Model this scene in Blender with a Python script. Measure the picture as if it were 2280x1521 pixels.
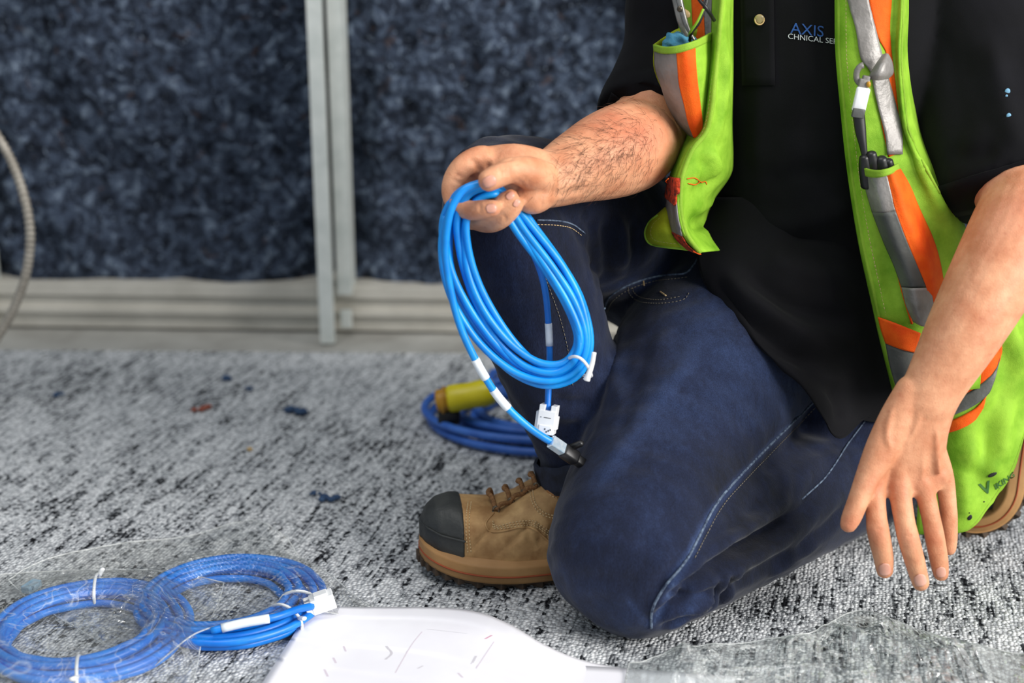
import bpy, bmesh, math, random
import numpy as np
from mathutils import Vector, Matrix
from mathutils.bvhtree import BVHTree

for o in list(bpy.data.objects): bpy.data.objects.remove(o)
SC = bpy.context.scene
COL = SC.collection
random.seed(7); RNG = np.random.RandomState(7)

# ---------------------------------------------------------------- camera
F = 50/36*2280; CX, CY = 1140.0, 760.5; CAMH = 0.70; PITCH = math.radians(17.5)
cam = bpy.data.cameras.new('camera'); cam.lens = 50; cam.sensor_width = 36
cam.clip_start = 0.02; cam.clip_end = 60
cam.dof.use_dof = True; cam.dof.focus_distance = 1.44; cam.dof.aperture_fstop = 2.8
camo = bpy.data.objects.new('camera', cam); COL.objects.link(camo)
camo.location = (0, 0, CAMH); camo.rotation_euler = (math.pi/2-PITCH, 0, 0)
SC.camera = camo
# ---------------------------------------------------------------- light
W = bpy.data.worlds.new('world'); SC.world = W; W.use_nodes = True
W.node_tree.nodes['Background'].inputs[0].default_value = (0.80, 0.90, 1.0, 1)
W.node_tree.nodes['Background'].inputs[1].default_value = 0.42
def area(name, loc, tgt, sx, sy, power, col):
    l = bpy.data.lights.new(name, 'AREA'); l.shape = 'RECTANGLE'; l.size = sx; l.size_y = sy
    l.energy = power; l.color = col
    o = bpy.data.objects.new(name, l); COL.objects.link(o); o.location = loc
    o.rotation_euler = (Vector(tgt)-Vector(loc)).to_track_quat('-Z', 'Y').to_euler()
area('window_light', (4.6, -1.6, 2.5), (0.1, 1.5, 0.3), 3.6, 2.6, 520, (1.0, 0.97, 0.93))
area('ceiling_light', (-0.4, 0.5, 3.2), (0.1, 1.6, 0.0), 2.0, 1.2, 40, (1.0, 0.98, 0.95))
V = SC.view_settings
V.view_transform = 'Standard'; V.look = 'None'; V.gamma = 1; V.use_curve_mapping = False; V.exposure = 0.0

# ---------------------------------------------------------------- helpers
SP, CP = math.sin(PITCH), math.cos(PITCH)
def ray(px, py):
    u = (px-CX)/F; v = -(py-CY)/F
    return Vector((u, CP+v*SP, -SP+v*CP))
def P(px, py, Y):
    d = ray(px, py); t = Y/d.y
    return Vector((d.x*t, Y, CAMH+d.z*t))
def G(px, py, z=0.0):
    d = ray(px, py); t = (z-CAMH)/d.z
    return Vector((d.x*t, d.y*t, z))
def srgb(r, g, b):
    f = lambda c: ((c/255)/12.92 if c/255 <= 0.04045 else ((c/255+0.055)/1.055)**2.4)
    return (f(r), f(g), f(b), 1)

def spline(pts, n, closed=False):
    """Catmull-Rom through pts (k,d), n samples per span"""
    p = np.asarray(pts, float); k = len(p)
    if k == 2 and not closed:
        t = np.linspace(0, 1, n+1)[:, None]; return p[0]*(1-t)+p[1]*t
    out = []
    spans = k if closed else k-1
    for i in range(spans):
        if closed: a, b, c, d = p[(i-1) % k], p[i], p[(i+1) % k], p[(i+2) % k]
        else:
            b, c = p[i], p[i+1]
            a = p[i-1] if i > 0 else 2*b-c
            d = p[i+2] if i+2 < k else 2*c-b
        t = np.linspace(0, 1, n, endpoint=False)[:, None]
        out.append(0.5*(2*b+(c-a)*t+(2*a-5*b+4*c-d)*t*t+(-a+3*b-3*c+d)*t**3))
    if not closed: out.append(p[-1:])
    return np.vstack(out)

def loft(st, hint=(0, 1, 0), n=26, sub=5, cap=0.85):
    """st: (point, ra, rb): rb along hint, ra across; rounded closed ends"""
    a = np.array([[*Vector(s[0]), s[1], s[2] if len(s) > 2 else s[1]] for s in st])
    a = spline(a, sub)
    c = a[:, :3]; m = len(c)
    T = np.gradient(c, axis=0); T /= np.linalg.norm(T, axis=1)[:, None]+1e-12
    h = np.array(hint, float)
    rings = []
    def ring(ci, Ti, ra, rb):
        B = h-(h@Ti)*Ti; B /= np.linalg.norm(B)+1e-12; A = np.cross(Ti, B)
        th = np.linspace(0, 2*math.pi, n, endpoint=False)[:, None]
        return ci+A*np.cos(th)*ra+B*np.sin(th)*rb
    ph = [1.45, 1.1, 0.75, 0.4]
    for q in ph:
        r = min(a[0, 3], a[0, 4])*cap
        rings.append(ring(c[0]-T[0]*r*math.sin(q), T[0], a[0, 3]*math.cos(q), a[0, 4]*math.cos(q)))
    for i in range(m): rings.append(ring(c[i], T[i], a[i, 3], a[i, 4]))
    for q in reversed(ph):
        r = min(a[-1, 3], a[-1, 4])*cap
        rings.append(ring(c[-1]+T[-1]*r*math.sin(q), T[-1], a[-1, 3]*math.cos(q), a[-1, 4]*math.cos(q)))
    return skin_rings(rings, n)
def skin_rings(rings, n, caps=True):
    v = np.vstack(rings); f = []
    for i in range(len(rings)-1):
        for j in range(n):
            k = (j+1) % n
            f.append((i*n+j, i*n+k, (i+1)*n+k, (i+1)*n+j))
    if caps:
        f.append(tuple(range(n))[::-1]); f.append(tuple((len(rings)-1)*n+j for j in range(n)))
    return v, f
def tube(pts, r, n=10, caps=True):
    c = np.asarray([list(p) for p in pts], float); m = len(c)
    r = np.full(m, r, float) if np.isscalar(r) else np.asarray(r, float)
    T = np.gradient(c, axis=0); T /= np.linalg.norm(T, axis=1)[:, None]+1e-12
    A = np.cross(T[0], [0.13, 0.2, 0.97]); A /= np.linalg.norm(A)
    th = np.linspace(0, 2*math.pi, n, endpoint=False)[:, None]
    rings = []
    for i in range(m):
        A = A-(A@T[i])*T[i]; A /= np.linalg.norm(A)+1e-12
        B = np.cross(T[i], A)
        rings.append(c[i]+r[i]*(A*np.cos(th)+B*np.sin(th)))
    return skin_rings(rings, n, caps)
def ellip(c, rx, ry, rz, n=20, m=12, rot=None):
    rings = []
    for i in range(m+1):
        ph = -math.pi/2+math.pi*min(max(i/m, 0.02), 0.98)
        th = np.linspace(0, 2*math.pi, n, endpoint=False)
        rings.append(np.stack([rx*np.cos(th)*math.cos(ph), ry*np.sin(th)*math.cos(ph), np.full(n, rz*math.sin(ph))], 1))
    v, f = skin_rings(rings, n)
    if rot is not None: v = v@np.array(rot.to_3x3()).T
    return v+np.array(list(c)), f
def join(parts):
    vs, fs, o = [], [], 0
    for v, f in parts:
        vs.append(np.asarray(v, float)); fs += [tuple(i+o for i in q) for q in f]; o += len(v)
    return np.vstack(vs), fs
def mesh(name, vf, smooth=True):
    me = bpy.data.meshes.new(name)
    me.from_pydata([tuple(p) for p in vf[0]], [], [tuple(int(i) for i in q) for q in vf[1]]); me.update()
    if smooth: me.polygons.foreach_set('use_smooth', [True]*len(me.polygons))
    return me
def link(name, me, m, parent=None):
    o = bpy.data.objects.new(name, me); COL.objects.link(o)
    if m is not None:
        me.materials.clear(); me.materials.append(m)
    if parent is not None: setp(o, parent)
    return o
def setp(o, parent):
    o.parent = parent
    M = parent.matrix_basis.copy()
    q = parent.parent
    while q is not None: M = q.matrix_basis @ parent.matrix_parent_inverse @ M if q is parent.parent else M; q = None
    o.matrix_parent_inverse = M.inverted()
def obj(name, vf, m, parent=None, smooth=True):
    return link(name, mesh(name, vf, smooth), m, parent)
def tag(o, label, cat, group=None, kind=None):
    o['label'] = label
    if cat: o['category'] = cat
    if group: o['group'] = group
    if kind: o['kind'] = kind
    return o
def empty(name, loc, label, cat, group=None, kind=None):
    o = bpy.data.objects.new(name, None); COL.objects.link(o); o.location = loc
    o.empty_display_size = 0.05
    return tag(o, label, cat, group, kind)
def fixn(me):
    bm = bmesh.new(); bm.from_mesh(me); bmesh.ops.recalc_face_normals(bm, faces=bm.faces); bm.to_mesh(me); bm.free()
def bake(me, mods):
    t = bpy.data.objects.new('tmp', me); COL.objects.link(t)
    for typ, kw in mods:
        md = t.modifiers.new(typ, typ)
        for k, v in kw.items(): setattr(md, k, v)
    dg = bpy.context.evaluated_depsgraph_get(); dg.update()
    r = bpy.data.meshes.new_from_object(t.evaluated_get(dg))
    bpy.data.objects.remove(t)
    r.polygons.foreach_set('use_smooth', [True]*len(r.polygons))
    return r
def union(name, parts, voxel, smooth=4, fac=0.5):
    me = mesh('u', join(parts)); fixn(me)
    mods = [('REMESH', dict(mode='VOXEL', voxel_size=voxel, use_smooth_shade=True))]
    if smooth: mods.append(('SMOOTH', dict(factor=fac, iterations=smooth)))
    r = bake(me, mods); r.name = name
    return r
def coords(me):
    a = np.empty(len(me.vertices)*3); me.vertices.foreach_get('co', a); return a.reshape(-1, 3)
def setco(me, a):
    me.vertices.foreach_set('co', a.ravel()); me.update()
def normals(me):
    a = np.empty(len(me.vertices)*3); me.vertices.foreach_get('normal', a); return a.reshape(-1, 3)
def bvh(*mes):
    vs, fs, o = [], [], 0
    for me in mes:
        vs += [v.co.copy() for v in me.vertices]
        fs += [[i+o for i in p.vertices] for p in me.polygons]; o = len(vs)
    return BVHTree.FromPolygons(vs, fs)
CAMP = Vector((0, 0, CAMH))
def hit(tree, px, py, off=0.0):
    d = ray(px, py).normalized()
    l, nn, i, dist = tree.ray_cast(CAMP, d)
    if l is None: return None
    if nn.dot(d) > 0: nn = -nn
    return l+nn*off
def trace(tree, poly, off=0.0, n=8):
    """points of a pixel polyline lying on a surface"""
    out = []
    for q in spline(poly, n):
        h = hit(tree, q[0], q[1], off)
        if h is not None: out.append(h)
    return out
def polydist(co, line, par=False):
    L = np.array([list(p) for p in line]); d = np.full(len(co), 1e9); u = np.zeros(len(co)); n = len(L)-1
    for i, (a, b) in enumerate(zip(L[:-1], L[1:])):
        ab = b-a; t = np.clip(((co-a)@ab)/(ab@ab+1e-12), 0, 1)
        e = np.linalg.norm(co-(a+t[:, None]*ab), axis=1); k = e < d
        d[k] = e[k]; u[k] = (i+t[k])/n
    return (d, u) if par else d
def crease(me, items, n=5):
    """items: (pixel polyline, amplitude m (+ridge/-valley), width m)"""
    t = bvh(me); co = coords(me); nr = normals(me); disp = np.zeros(len(co))
    for poly, amp, w in items:
        L = trace(t, poly, 0, n)
        if len(L) < 2: continue
        lo = np.min([list(p) for p in L], 0)-3.2*w; hi = np.max([list(p) for p in L], 0)+3.2*w
        idx = np.where(np.all((co > lo) & (co < hi), axis=1))[0]
        if len(idx) == 0: continue
        d, u = polydist(co[idx], L, True); tp = np.clip(np.minimum(u, 1-u)*4, 0, 1); tp = tp*tp*(3-2*tp)
        disp[idx] += tp*(amp*np.exp(-(d/w)**2)-0.3*amp*np.exp(-((d-2.0*w)/(1.2*w))**2))
    setco(me, co+nr*disp[:, None])
def attr(me, name, items):
    t = bvh(me); co = coords(me); val = np.zeros(len(co))
    for poly, amp, w in items:
        L = trace(t, poly, 0, 6)
        if len(L) < 2: continue
        val = np.maximum(val, amp*np.exp(-(polydist(co, L)/w)**2))
    a = me.attributes.new(name, 'FLOAT', 'POINT'); a.data.foreach_set('value', val)
def grid(rows, nu, nv):
    """rows of 3d points -> smooth grid mesh data"""
    R = [spline(np.array([list(p) for p in r]), nu) for r in rows]
    R = np.array(R); k = R.shape[1]
    S = spline(R.reshape(len(rows), -1), nv); m = len(S); S = S.reshape(m, k, 3)
    f = [(i*k+j, i*k+j+1, (i+1)*k+j+1, (i+1)*k+j) for i in range(m-1) for j in range(k-1)]
    return S.reshape(-1, 3), f
def sheet(name, rows, m, parent, nu=8, nv=8, thick=0.0014, raw=False, wob=0.0):
    pr = rows if raw else [[P(*q) for q in r] for r in rows]
    v, f = grid(pr, nu, nv)
    if wob:
        v = v+wob*np.stack([np.sin(v[:, 2]*70+v[:, 0]*40), np.sin(v[:, 2]*47+v[:, 0]*95), np.sin(v[:, 0]*80)], 1)
    o = obj(name, (v, f), m, parent)
    if thick:
        s = o.modifiers.new('solid', 'SOLIDIFY'); s.thickness = thick; s.offset = 0
    return o
def decal(name, left, right, tree, m, parent, off=0.0016, nu=8, nv=24, thick=0.001):
    """strip lying on a surface between two pixel polylines (top to bottom)"""
    L = spline(left, 10); R = spline(right, 10)
    def at(A, t):
        x = t*(len(A)-1); i = min(int(x), len(A)-2); return A[i]*(1-x+i)+A[i+1]*(x-i)
    rows, last = [], 1.45
    for i in range(nv+1):
        r = []
        for j in range(nu+1):
            q = at(L, i/nv)*(1-j/nu)+at(R, i/nv)*(j/nu)
            h = hit(tree, q[0], q[1], off)
            if h is None: h = P(q[0], q[1], last)
            else: last = h.y
            r.append(h)
        rows.append(r)
    k = nu+1
    v = [p for r in rows for p in r]
    f = [(i*k+j, i*k+j+1, (i+1)*k+j+1, (i+1)*k+j) for i in range(nv) for j in range(nu)]
    o = obj(name, (np.array([list(p) for p in v]), f), m, parent)
    if thick:
        s = o.modifiers.new('solid', 'SOLIDIFY'); s.thickness = thick; s.offset = 0
    return o
def seam(name, poly, tree, m, parent, r=0.0011, off=0.0004, n=8):
    L = trace(tree, poly, off, n)
    return obj(name, tube(L, r, 7), m, parent) if len(L) > 2 else None
def stitches(name, poly, tree, m, parent, step=0.0042, ln=0.0027, r=0.00045, off=0.0005):
    L = trace(tree, poly, off, 14)
    if len(L) < 3: return None
    A = np.array([list(p) for p in L]); s = np.concatenate([[0], np.cumsum(np.linalg.norm(np.diff(A, axis=0), axis=1))])
    at = lambda q: np.array([np.interp(q, s, A[:, k]) for k in range(3)])
    parts = []
    q = 0.0
    while q+ln < s[-1]:
        parts.append(tube([at(q), at(q+ln/2), at(q+ln)], r, 5)); q += step
    return obj(name, join(parts), m, parent)
def textmesh(txt, tree, m, parent, name, org, ux, uy, off=0.0012, size=1.0, bold=0.0):
    """flat lettering laid on a surface; org pixel, ux/uy pixel vectors of one em"""
    cu = bpy.data.curves.new('t', 'FONT'); cu.body = txt; cu.size = size; cu.resolution_u = 3; cu.offset = bold
    to = bpy.data.objects.new('t', cu); COL.objects.link(to)
    dg = bpy.context.evaluated_depsgraph_get(); dg.update()
    me = bpy.data.meshes.new_from_object(to.evaluated_get(dg)); bpy.data.objects.remove(to)
    bm = bmesh.new(); bm.from_mesh(me)
    bmesh.ops.triangulate(bm, faces=bm.faces)
    bmesh.ops.subdivide_edges(bm, edges=bm.edges, cuts=1)
    last = 1.45
    for v in bm.verts:
        q = Vector(org)+Vector(ux)*v.co.x+Vector(uy)*v.co.y
        h = hit(tree, q.x, q.y, off)
        if h is None: h = P(q.x, q.y, last)
        last = h.y; v.co = h
    bm.to_mesh(me); bm.free(); me.name = name
    o = link(name, me, m, parent)
    return o
def box(c, sx, sy, sz, bev=0.0, rot=None):
    bm = bmesh.new(); bmesh.ops.create_cube(bm, size=1)
    for v in bm.verts: v.co = Vector((v.co.x*sx, v.co.y*sy, v.co.z*sz))
    if bev: bmesh.ops.bevel(bm, geom=bm.edges[:]+bm.verts[:], offset=bev, segments=2, affect='EDGES', profile=0.5)
    if rot is not None: bmesh.ops.transform(bm, matrix=rot.to_4x4(), verts=bm.verts)
    bm.verts.ensure_lookup_table()
    v = np.array([list(x.co) for x in bm.verts])+np.array(list(c)); f = [tuple(x.index for x in p.verts) for p in bm.faces]
    bm.free(); return v, f

# ---------------------------------------------------------------- materials
def newmat(name):
    m = bpy.data.materials.new(name); m.use_nodes = True
    nt = m.node_tree; return m, nt, nt.nodes['Principled BSDF'], nt.nodes['Material Output']
def noise(nt, vec, scale, detail=4, rough=0.55, dist=0.0):
    n = nt.nodes.new('ShaderNodeTexNoise'); n.inputs['Scale'].default_value = scale
    n.inputs['Detail'].default_value = detail; n.inputs['Roughness'].default_value = rough
    n.inputs['Distortion'].default_value = dist
    if vec is not None: nt.links.new(vec, n.inputs['Vector'])
    return n.outputs['Fac']
def objc(nt, scale=(1, 1, 1), rot=(0, 0, 0)):
    t = nt.nodes.new('ShaderNodeTexCoord'); mp = nt.nodes.new('ShaderNodeMapping')
    mp.inputs['Scale'].default_value = scale; mp.inputs['Rotation'].default_value = rot
    nt.links.new(t.outputs['Object'], mp.inputs['Vector']); return mp.outputs[0]
def ramp(nt, fac, stops):
    r = nt.nodes.new('ShaderNodeValToRGB'); e = r.color_ramp.elements
    while len(e) < len(stops): e.new(0.5)
    for k, (p, c) in zip(e, stops): k.position = p; k.color = c
    nt.links.new(fac, r.inputs[0]); return r.outputs[0]
def mix(nt, fac, a, b, mode='MIX'):
    n = nt.nodes.new('ShaderNodeMix'); n.data_type = 'RGBA'; n.blend_type = mode
    for s, v in ((0, fac), (6, a), (7, b)):
        if isinstance(v, (int, float)): n.inputs[s].default_value = v
        elif isinstance(v, tuple): n.inputs[s].default_value = v
        else: nt.links.new(v, n.inputs[s])
    return n.outputs[2]
def math_(nt, op, a, b=0.0, c=None):
    n = nt.nodes.new('ShaderNodeMath'); n.operation = op
    for s, v in ((0, a), (1, b), (2, c)):
        if v is None: continue
        if isinstance(v, (int, float)): n.inputs[s].default_value = v
        else: nt.links.new(v, n.inputs[s])
    return n.outputs[0]
def bump(nt, bs, h, strength, dist):
    b = nt.nodes.new('ShaderNodeBump'); b.inputs['Strength'].default_value = strength; b.inputs['Distance'].default_value = dist
    nt.links.new(h, b.inputs['Height']); nt.links.new(b.outputs[0], bs.inputs['Normal'])
def pm(name, c1, c2=None, scale=40, rough=0.6, bs=None, bstr=0.3, bdist=0.001, metal=0.0, spec=0.5, sheen=0.0):
    m, nt, b, out = newmat(name)
    b.inputs['Roughness'].default_value = rough; b.inputs['Metallic'].default_value = metal
    b.inputs['Specular IOR Level'].default_value = spec; b.inputs['Sheen Weight'].default_value = sheen
    v = objc(nt)
    nt.links.new(ramp(nt, noise(nt, v, scale), [(0.35, c1), (0.68, c2 or c1)]), b.inputs['Base Color'])
    if bs: bump(nt, b, noise(nt, v, bs), bstr, bdist)
    return m
M = {}
# carpet: loops in rows, each loop pale or dark yarn, dark yarn gathering in streaks along the rows
def carpet():
    m, nt, b, out = newmat('carpet')
    b.inputs['Roughness'].default_value = 0.95; b.inputs['Specular IOR Level'].default_value = 0.1
    v = objc(nt, (1, 1, 1), (0, 0, math.radians(14.5)))
    def sc(x, y):
        mp = nt.nodes.new('ShaderNodeMapping'); mp.inputs['Scale'].default_value = (x, y, 1); nt.links.new(v, mp.inputs['Vector']); return mp.outputs[0]
    streak = noise(nt, sc(1, 0.13), 165, 3, 0.55)
    broad = noise(nt, sc(1, 0.22), 42, 3, 0.55)
    patch = noise(nt, v, 3.2, 2, 0.5)
    vo = nt.nodes.new('ShaderNodeTexVoronoi'); vo.inputs['Scale'].default_value = 1; vo.inputs['Randomness'].default_value = 0.7
    nt.links.new(sc(255, 225), vo.inputs['Vector'])
    sep = nt.nodes.new('ShaderNodeSeparateColor'); nt.links.new(vo.outputs['Color'], sep.inputs[0])
    f = math_(nt, 'MULTIPLY_ADD', sep.outputs[0], 0.20, math_(nt, 'MULTIPLY', streak, 0.60))
    f = math_(nt, 'MULTIPLY_ADD', broad, 0.34, f); f = math_(nt, 'MULTIPLY_ADD', patch, 0.26, f)
    c = ramp(nt, f, [(0.535, srgb(24, 25, 29)), (0.59, srgb(84, 87, 91)), (0.64, srgb(180, 184, 187)), (0.84, srgb(232, 234, 235))])
    gap = ramp(nt, vo.outputs['Distance'], [(0.30, (1.1, 1.1, 1.1, 1)), (0.80, (0.46, 0.46, 0.48, 1))])
    nt.links.new(mix(nt, 1.0, c, gap, 'MULTIPLY'), b.inputs['Base Color'])
    bump(nt, b, math_(nt, 'MULTIPLY', vo.outputs['Distance'], -1.0), 0.8, 0.003)
    return m
M['carpet'] = carpet()
M['concrete'] = pm('concrete', srgb(150, 148, 142), srgb(176, 175, 170), 9, 0.8, 60, 0.2, 0.002)
def batt():
    m, nt, b, out = newmat('denim_insulation')
    b.inputs['Roughness'].default_value = 0.95; b.inputs['Specular IOR Level'].default_value = 0.1
    v = objc(nt)
    f1 = noise(nt, v, 46, 4, 0.62, 0.6); f2 = noise(nt, v, 150, 3, 0.6, 0.4); f3 = noise(nt, v, 34, 2, 0.5, 1.0)
    c = ramp(nt, f1, [(0.30, srgb(14, 17, 23)), (0.46, srgb(42, 49, 62)), (0.58, srgb(68, 79, 97)), (0.72, srgb(124, 137, 154))])
    c = mix(nt, ramp(nt, f2, [(0.62, (0, 0, 0, 1)), (0.74, (1, 1, 1, 1))]), c, srgb(140, 155, 175))
    c = mix(nt, ramp(nt, f3, [(0.66, (0, 0, 0, 1)), (0.72, (0.5, 0.5, 0.5, 1))]), c, srgb(70, 52, 42))
    nt.links.new(c, b.inputs['Base Color'])
    bump(nt, b, f1, 0.8, 0.02)
    return m
M['batt'] = batt()
M['steel'] = pm('galvanised_steel', srgb(196, 202, 198), srgb(214, 218, 214), 30, 0.45, metal=0.1)
M['track'] = pm('track_steel', srgb(186, 182, 172), srgb(204, 200, 190), 12, 0.5, metal=0.1)
M['dark'] = pm('dark_void', srgb(12, 12, 14))
def denim():
    m, nt, b, out = newmat('denim')
    b.inputs['Roughness'].default_value = 0.88; b.inputs['Specular IOR Level'].default_value = 0.18
    b.inputs['Sheen Weight'].default_value = 0.12
    v = objc(nt)
    vt = objc(nt, (1, 1, 0.35), (0.3, 0.5, 0.4))
    big = noise(nt, v, 9, 4, 0.6); fine = noise(nt, vt, 900, 2, 0.7); mid = noise(nt, vt, 130, 3, 0.6)
    a = nt.nodes.new('ShaderNodeAttribute'); a.attribute_name = 'fade'
    f = math_(nt, 'ADD', math_(nt, 'MULTIPLY_ADD', big, 0.5, math_(nt, 'MULTIPLY', mid, 0.22)), math_(nt, 'MULTIPLY', a.outputs['Fac'], 0.42))
    c = ramp(nt, f, [(0.26, srgb(12, 16, 28)), (0.46, srgb(23, 31, 54)), (0.66, srgb(40, 54, 86)), (0.90, srgb(88, 108, 140))])
    c = mix(nt, 1.0, c, ramp(nt, fine, [(0.3, (0.62, 0.62, 0.66, 1)), (0.7, (1.3, 1.3, 1.3, 1))]), 'MULTIPLY')
    nt.links.new(c, b.inputs['Base Color'])
    bump(nt, b, math_(nt, 'MULTIPLY_ADD', mid, 1.5, fine), 0.35, 0.0012)
    return m
M['denim'] = denim()
M['denim_edge'] = pm('worn_denim_edge', srgb(34, 46, 70), srgb(112, 128, 148), 260, 0.9)
M['denim_hem'] = pm('denim_hem', srgb(14, 18, 30), srgb(30, 38, 58), 90, 0.9, 500, 0.4, 0.001)
M['thread'] = pm('denim_thread', srgb(96, 92, 84), srgb(120, 112, 98), 200, 0.8)
M['polo'] = pm('black_polo', srgb(7, 7, 10), srgb(12, 12, 17), 16, 0.85, 1100, 0.25, 0.0006, spec=0.15)
M['polo'].node_tree.nodes['Principled BSDF'].inputs['Sheen Weight'].default_value = 0.02
def hivis(name, c1, c2, tr=0.25):
    m, nt, b, out = newmat(name)
    b.inputs['Roughness'].default_value = 0.7; b.inputs['Specular IOR Level'].default_value = 0.25
    v = objc(nt)
    c = ramp(nt, noise(nt, v, 26, 5, 0.6), [(0.3, c1), (0.62, c2)])
    nt.links.new(c, b.inputs['Base Color'])
    bump(nt, b, math_(nt, 'MULTIPLY_ADD', noise(nt, v, 45, 3), 4.0, noise(nt, v, 1300, 1)), 0.28, 0.0015)
    t = nt.nodes.new('ShaderNodeBsdfTranslucent'); nt.links.new(c, t.inputs[0])
    mx = nt.nodes.new('ShaderNodeMixShader'); mx.inputs[0].default_value = tr
    nt.links.new(b.outputs[0], mx.inputs[1]); nt.links.new(t.outputs[0], mx.inputs[2]); nt.links.new(mx.outputs[0], out.inputs[0])
    return m
M['lime'] = hivis('hi_vis_lime', srgb(116, 170, 32), srgb(168, 216, 66))
M['lime_edge'] = hivis('lime_binding', srgb(120, 160, 40), srgb(150, 190, 58), 0.1)
M['lime_dirty'] = hivis('lime_soiled', srgb(140, 150, 22), srgb(172, 190, 40), 0.3)
M['orange'] = hivis('hi_vis_orange', srgb(236, 74, 10), srgb(255, 112, 24), 0.15)
M['orange_torn'] = pm('torn_orange', srgb(60, 14, 6), srgb(225, 70, 20), 170, 0.9, 260, 0.9, 0.004)
M['silver'] = pm('reflective_tape', srgb(112, 108, 104), srgb(158, 154, 150), 22, 0.42, 60, 0.5, 0.004, metal=0.15)
M['silver_dark'] = pm('reflective_tape_worn', srgb(74, 76, 74), srgb(100, 102, 98), 30, 0.5, 60, 0.4, 0.003)
def skin():
    m, nt, b, out = newmat('skin')
    b.inputs['Roughness'].default_value = 0.52; b.inputs['Specular IOR Level'].default_value = 0.35
    b.inputs['Subsurface Weight'].default_value = 0.12; b.inputs['Subsurface Radius'].default_value = (0.008, 0.003, 0.0015)
    b.inputs['Subsurface Scale'].default_value = 1.0
    v = objc(nt)
    a = nt.nodes.new('ShaderNodeAttribute'); a.attribute_name = 'flush'
    c = ramp(nt, noise(nt, v, 38, 4, 0.6), [(0.3, srgb(194, 126, 90)), (0.68, srgb(224, 164, 126))])
    c = mix(nt, ramp(nt, noise(nt, v, 150, 2), [(0.62, (0, 0, 0, 1)), (0.78, (0.35, 0.35, 0.35, 1))]), c, srgb(178, 96, 70))
    c = mix(nt, a.outputs['Fac'], c, srgb(190, 100, 74))
    nt.links.new(c, b.inputs['Base Color'])
    bump(nt, b, math_(nt, 'MULTIPLY_ADD', noise(nt, v, 120, 3), 1.6, noise(nt, v, 700, 3)), 0.35, 0.0012)
    return m
M['skin'] = skin()
M['nail'] = pm('fingernail', srgb(208, 146, 124), srgb(222, 168, 148), 60, 0.3)
M['hair'] = pm('dark_hair', srgb(52, 32, 20), srgb(84, 54, 34), 90, 0.6)
M['leather'] = pm('tan_nubuck', srgb(150, 110, 66), srgb(206, 166, 112), 34, 0.72, 75, 0.5, 0.003)
M['leather2'] = pm('tan_leather_collar', srgb(140, 92, 46), srgb(172, 122, 70), 40, 0.65, 90, 0.4, 0.002)
M['rubber_black'] = pm('black_toe_rubber', srgb(38, 40, 40), srgb(58, 60, 58), 25, 0.55, 240, 0.5, 0.0015)
M['sole'] = pm('gum_sole', srgb(152, 110, 64), srgb(182, 138, 86), 18, 0.6, 80, 0.2, 0.001)
M['sole_dark'] = pm('dark_tread', srgb(58, 46, 36), srgb(84, 66, 48), 40, 0.8)
M['red_line'] = pm('rust_red_rubber', srgb(150, 66, 30))
M['stitch'] = pm('pale_thread', srgb(214, 186, 140), srgb(190, 160, 114), 300, 0.8)
M['lace'] = pm('brown_lace', srgb(104, 70, 40), srgb(150, 108, 66), 500, 0.85)
M['metal'] = pm('eyelet_metal', srgb(84, 76, 64), srgb(118, 108, 92), 80, 0.35, metal=0.8)
M['lace_orange'] = pm('orange_lace', srgb(196, 92, 36), srgb(170, 74, 28), 300, 0.8)
def pvc(name, c1, c2, rough=0.38):
    return pm(name, c1, c2, 30, rough, 25, 0.12, 0.002, spec=0.5)
M['cable'] = pvc('sky_blue_pvc', srgb(0, 128, 218), srgb(14, 156, 240))
M['cable2'] = pvc('blue_pvc', srgb(8, 106, 206), srgb(24, 134, 228))
M['cord'] = pvc('royal_blue_rubber', srgb(40, 88, 172), srgb(60, 112, 198), 0.5)
M['yellow'] = pvc('yellow_plastic', srgb(206, 190, 14), srgb(226, 210, 30), 0.4)
M['amber'] = pvc('amber_plastic', srgb(170, 120, 20), srgb(196, 146, 34), 0.4)
M['black'] = pvc('black_plastic', srgb(14, 14, 16), srgb(26, 26, 28), 0.4)
M['white'] = pvc('white_plastic', srgb(226, 228, 230), srgb(240, 241, 242), 0.4)
M['label'] = pm('white_label', srgb(216, 226, 236), srgb(236, 242, 246), 60, 0.5)
M['print'] = pm('grey_print', srgb(60, 62, 70))
M['conduit'] = pm('grey_conduit', srgb(138, 132, 122), srgb(166, 160, 150), 40, 0.5, metal=0.3)
def paper():
    m, nt, b, out = newmat('paper')
    b.inputs['Roughness'].default_value = 0.75; b.inputs['Specular IOR Level'].default_value = 0.25
    nt.links.new(ramp(nt, noise(nt, objc(nt), 14, 3), [(0.3, srgb(232, 230, 236)), (0.7, srgb(240, 239, 243))]), b.inputs['Base Color'])
    return m
M['paper'] = paper()
M['ink_pink'] = pm('faint_pink_ink', srgb(216, 204, 214))
M['ink_grey'] = pm('faint_grey_ink', srgb(204, 200, 206))
M['ink_red'] = pm('red_ink', srgb(214, 160, 180))
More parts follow.
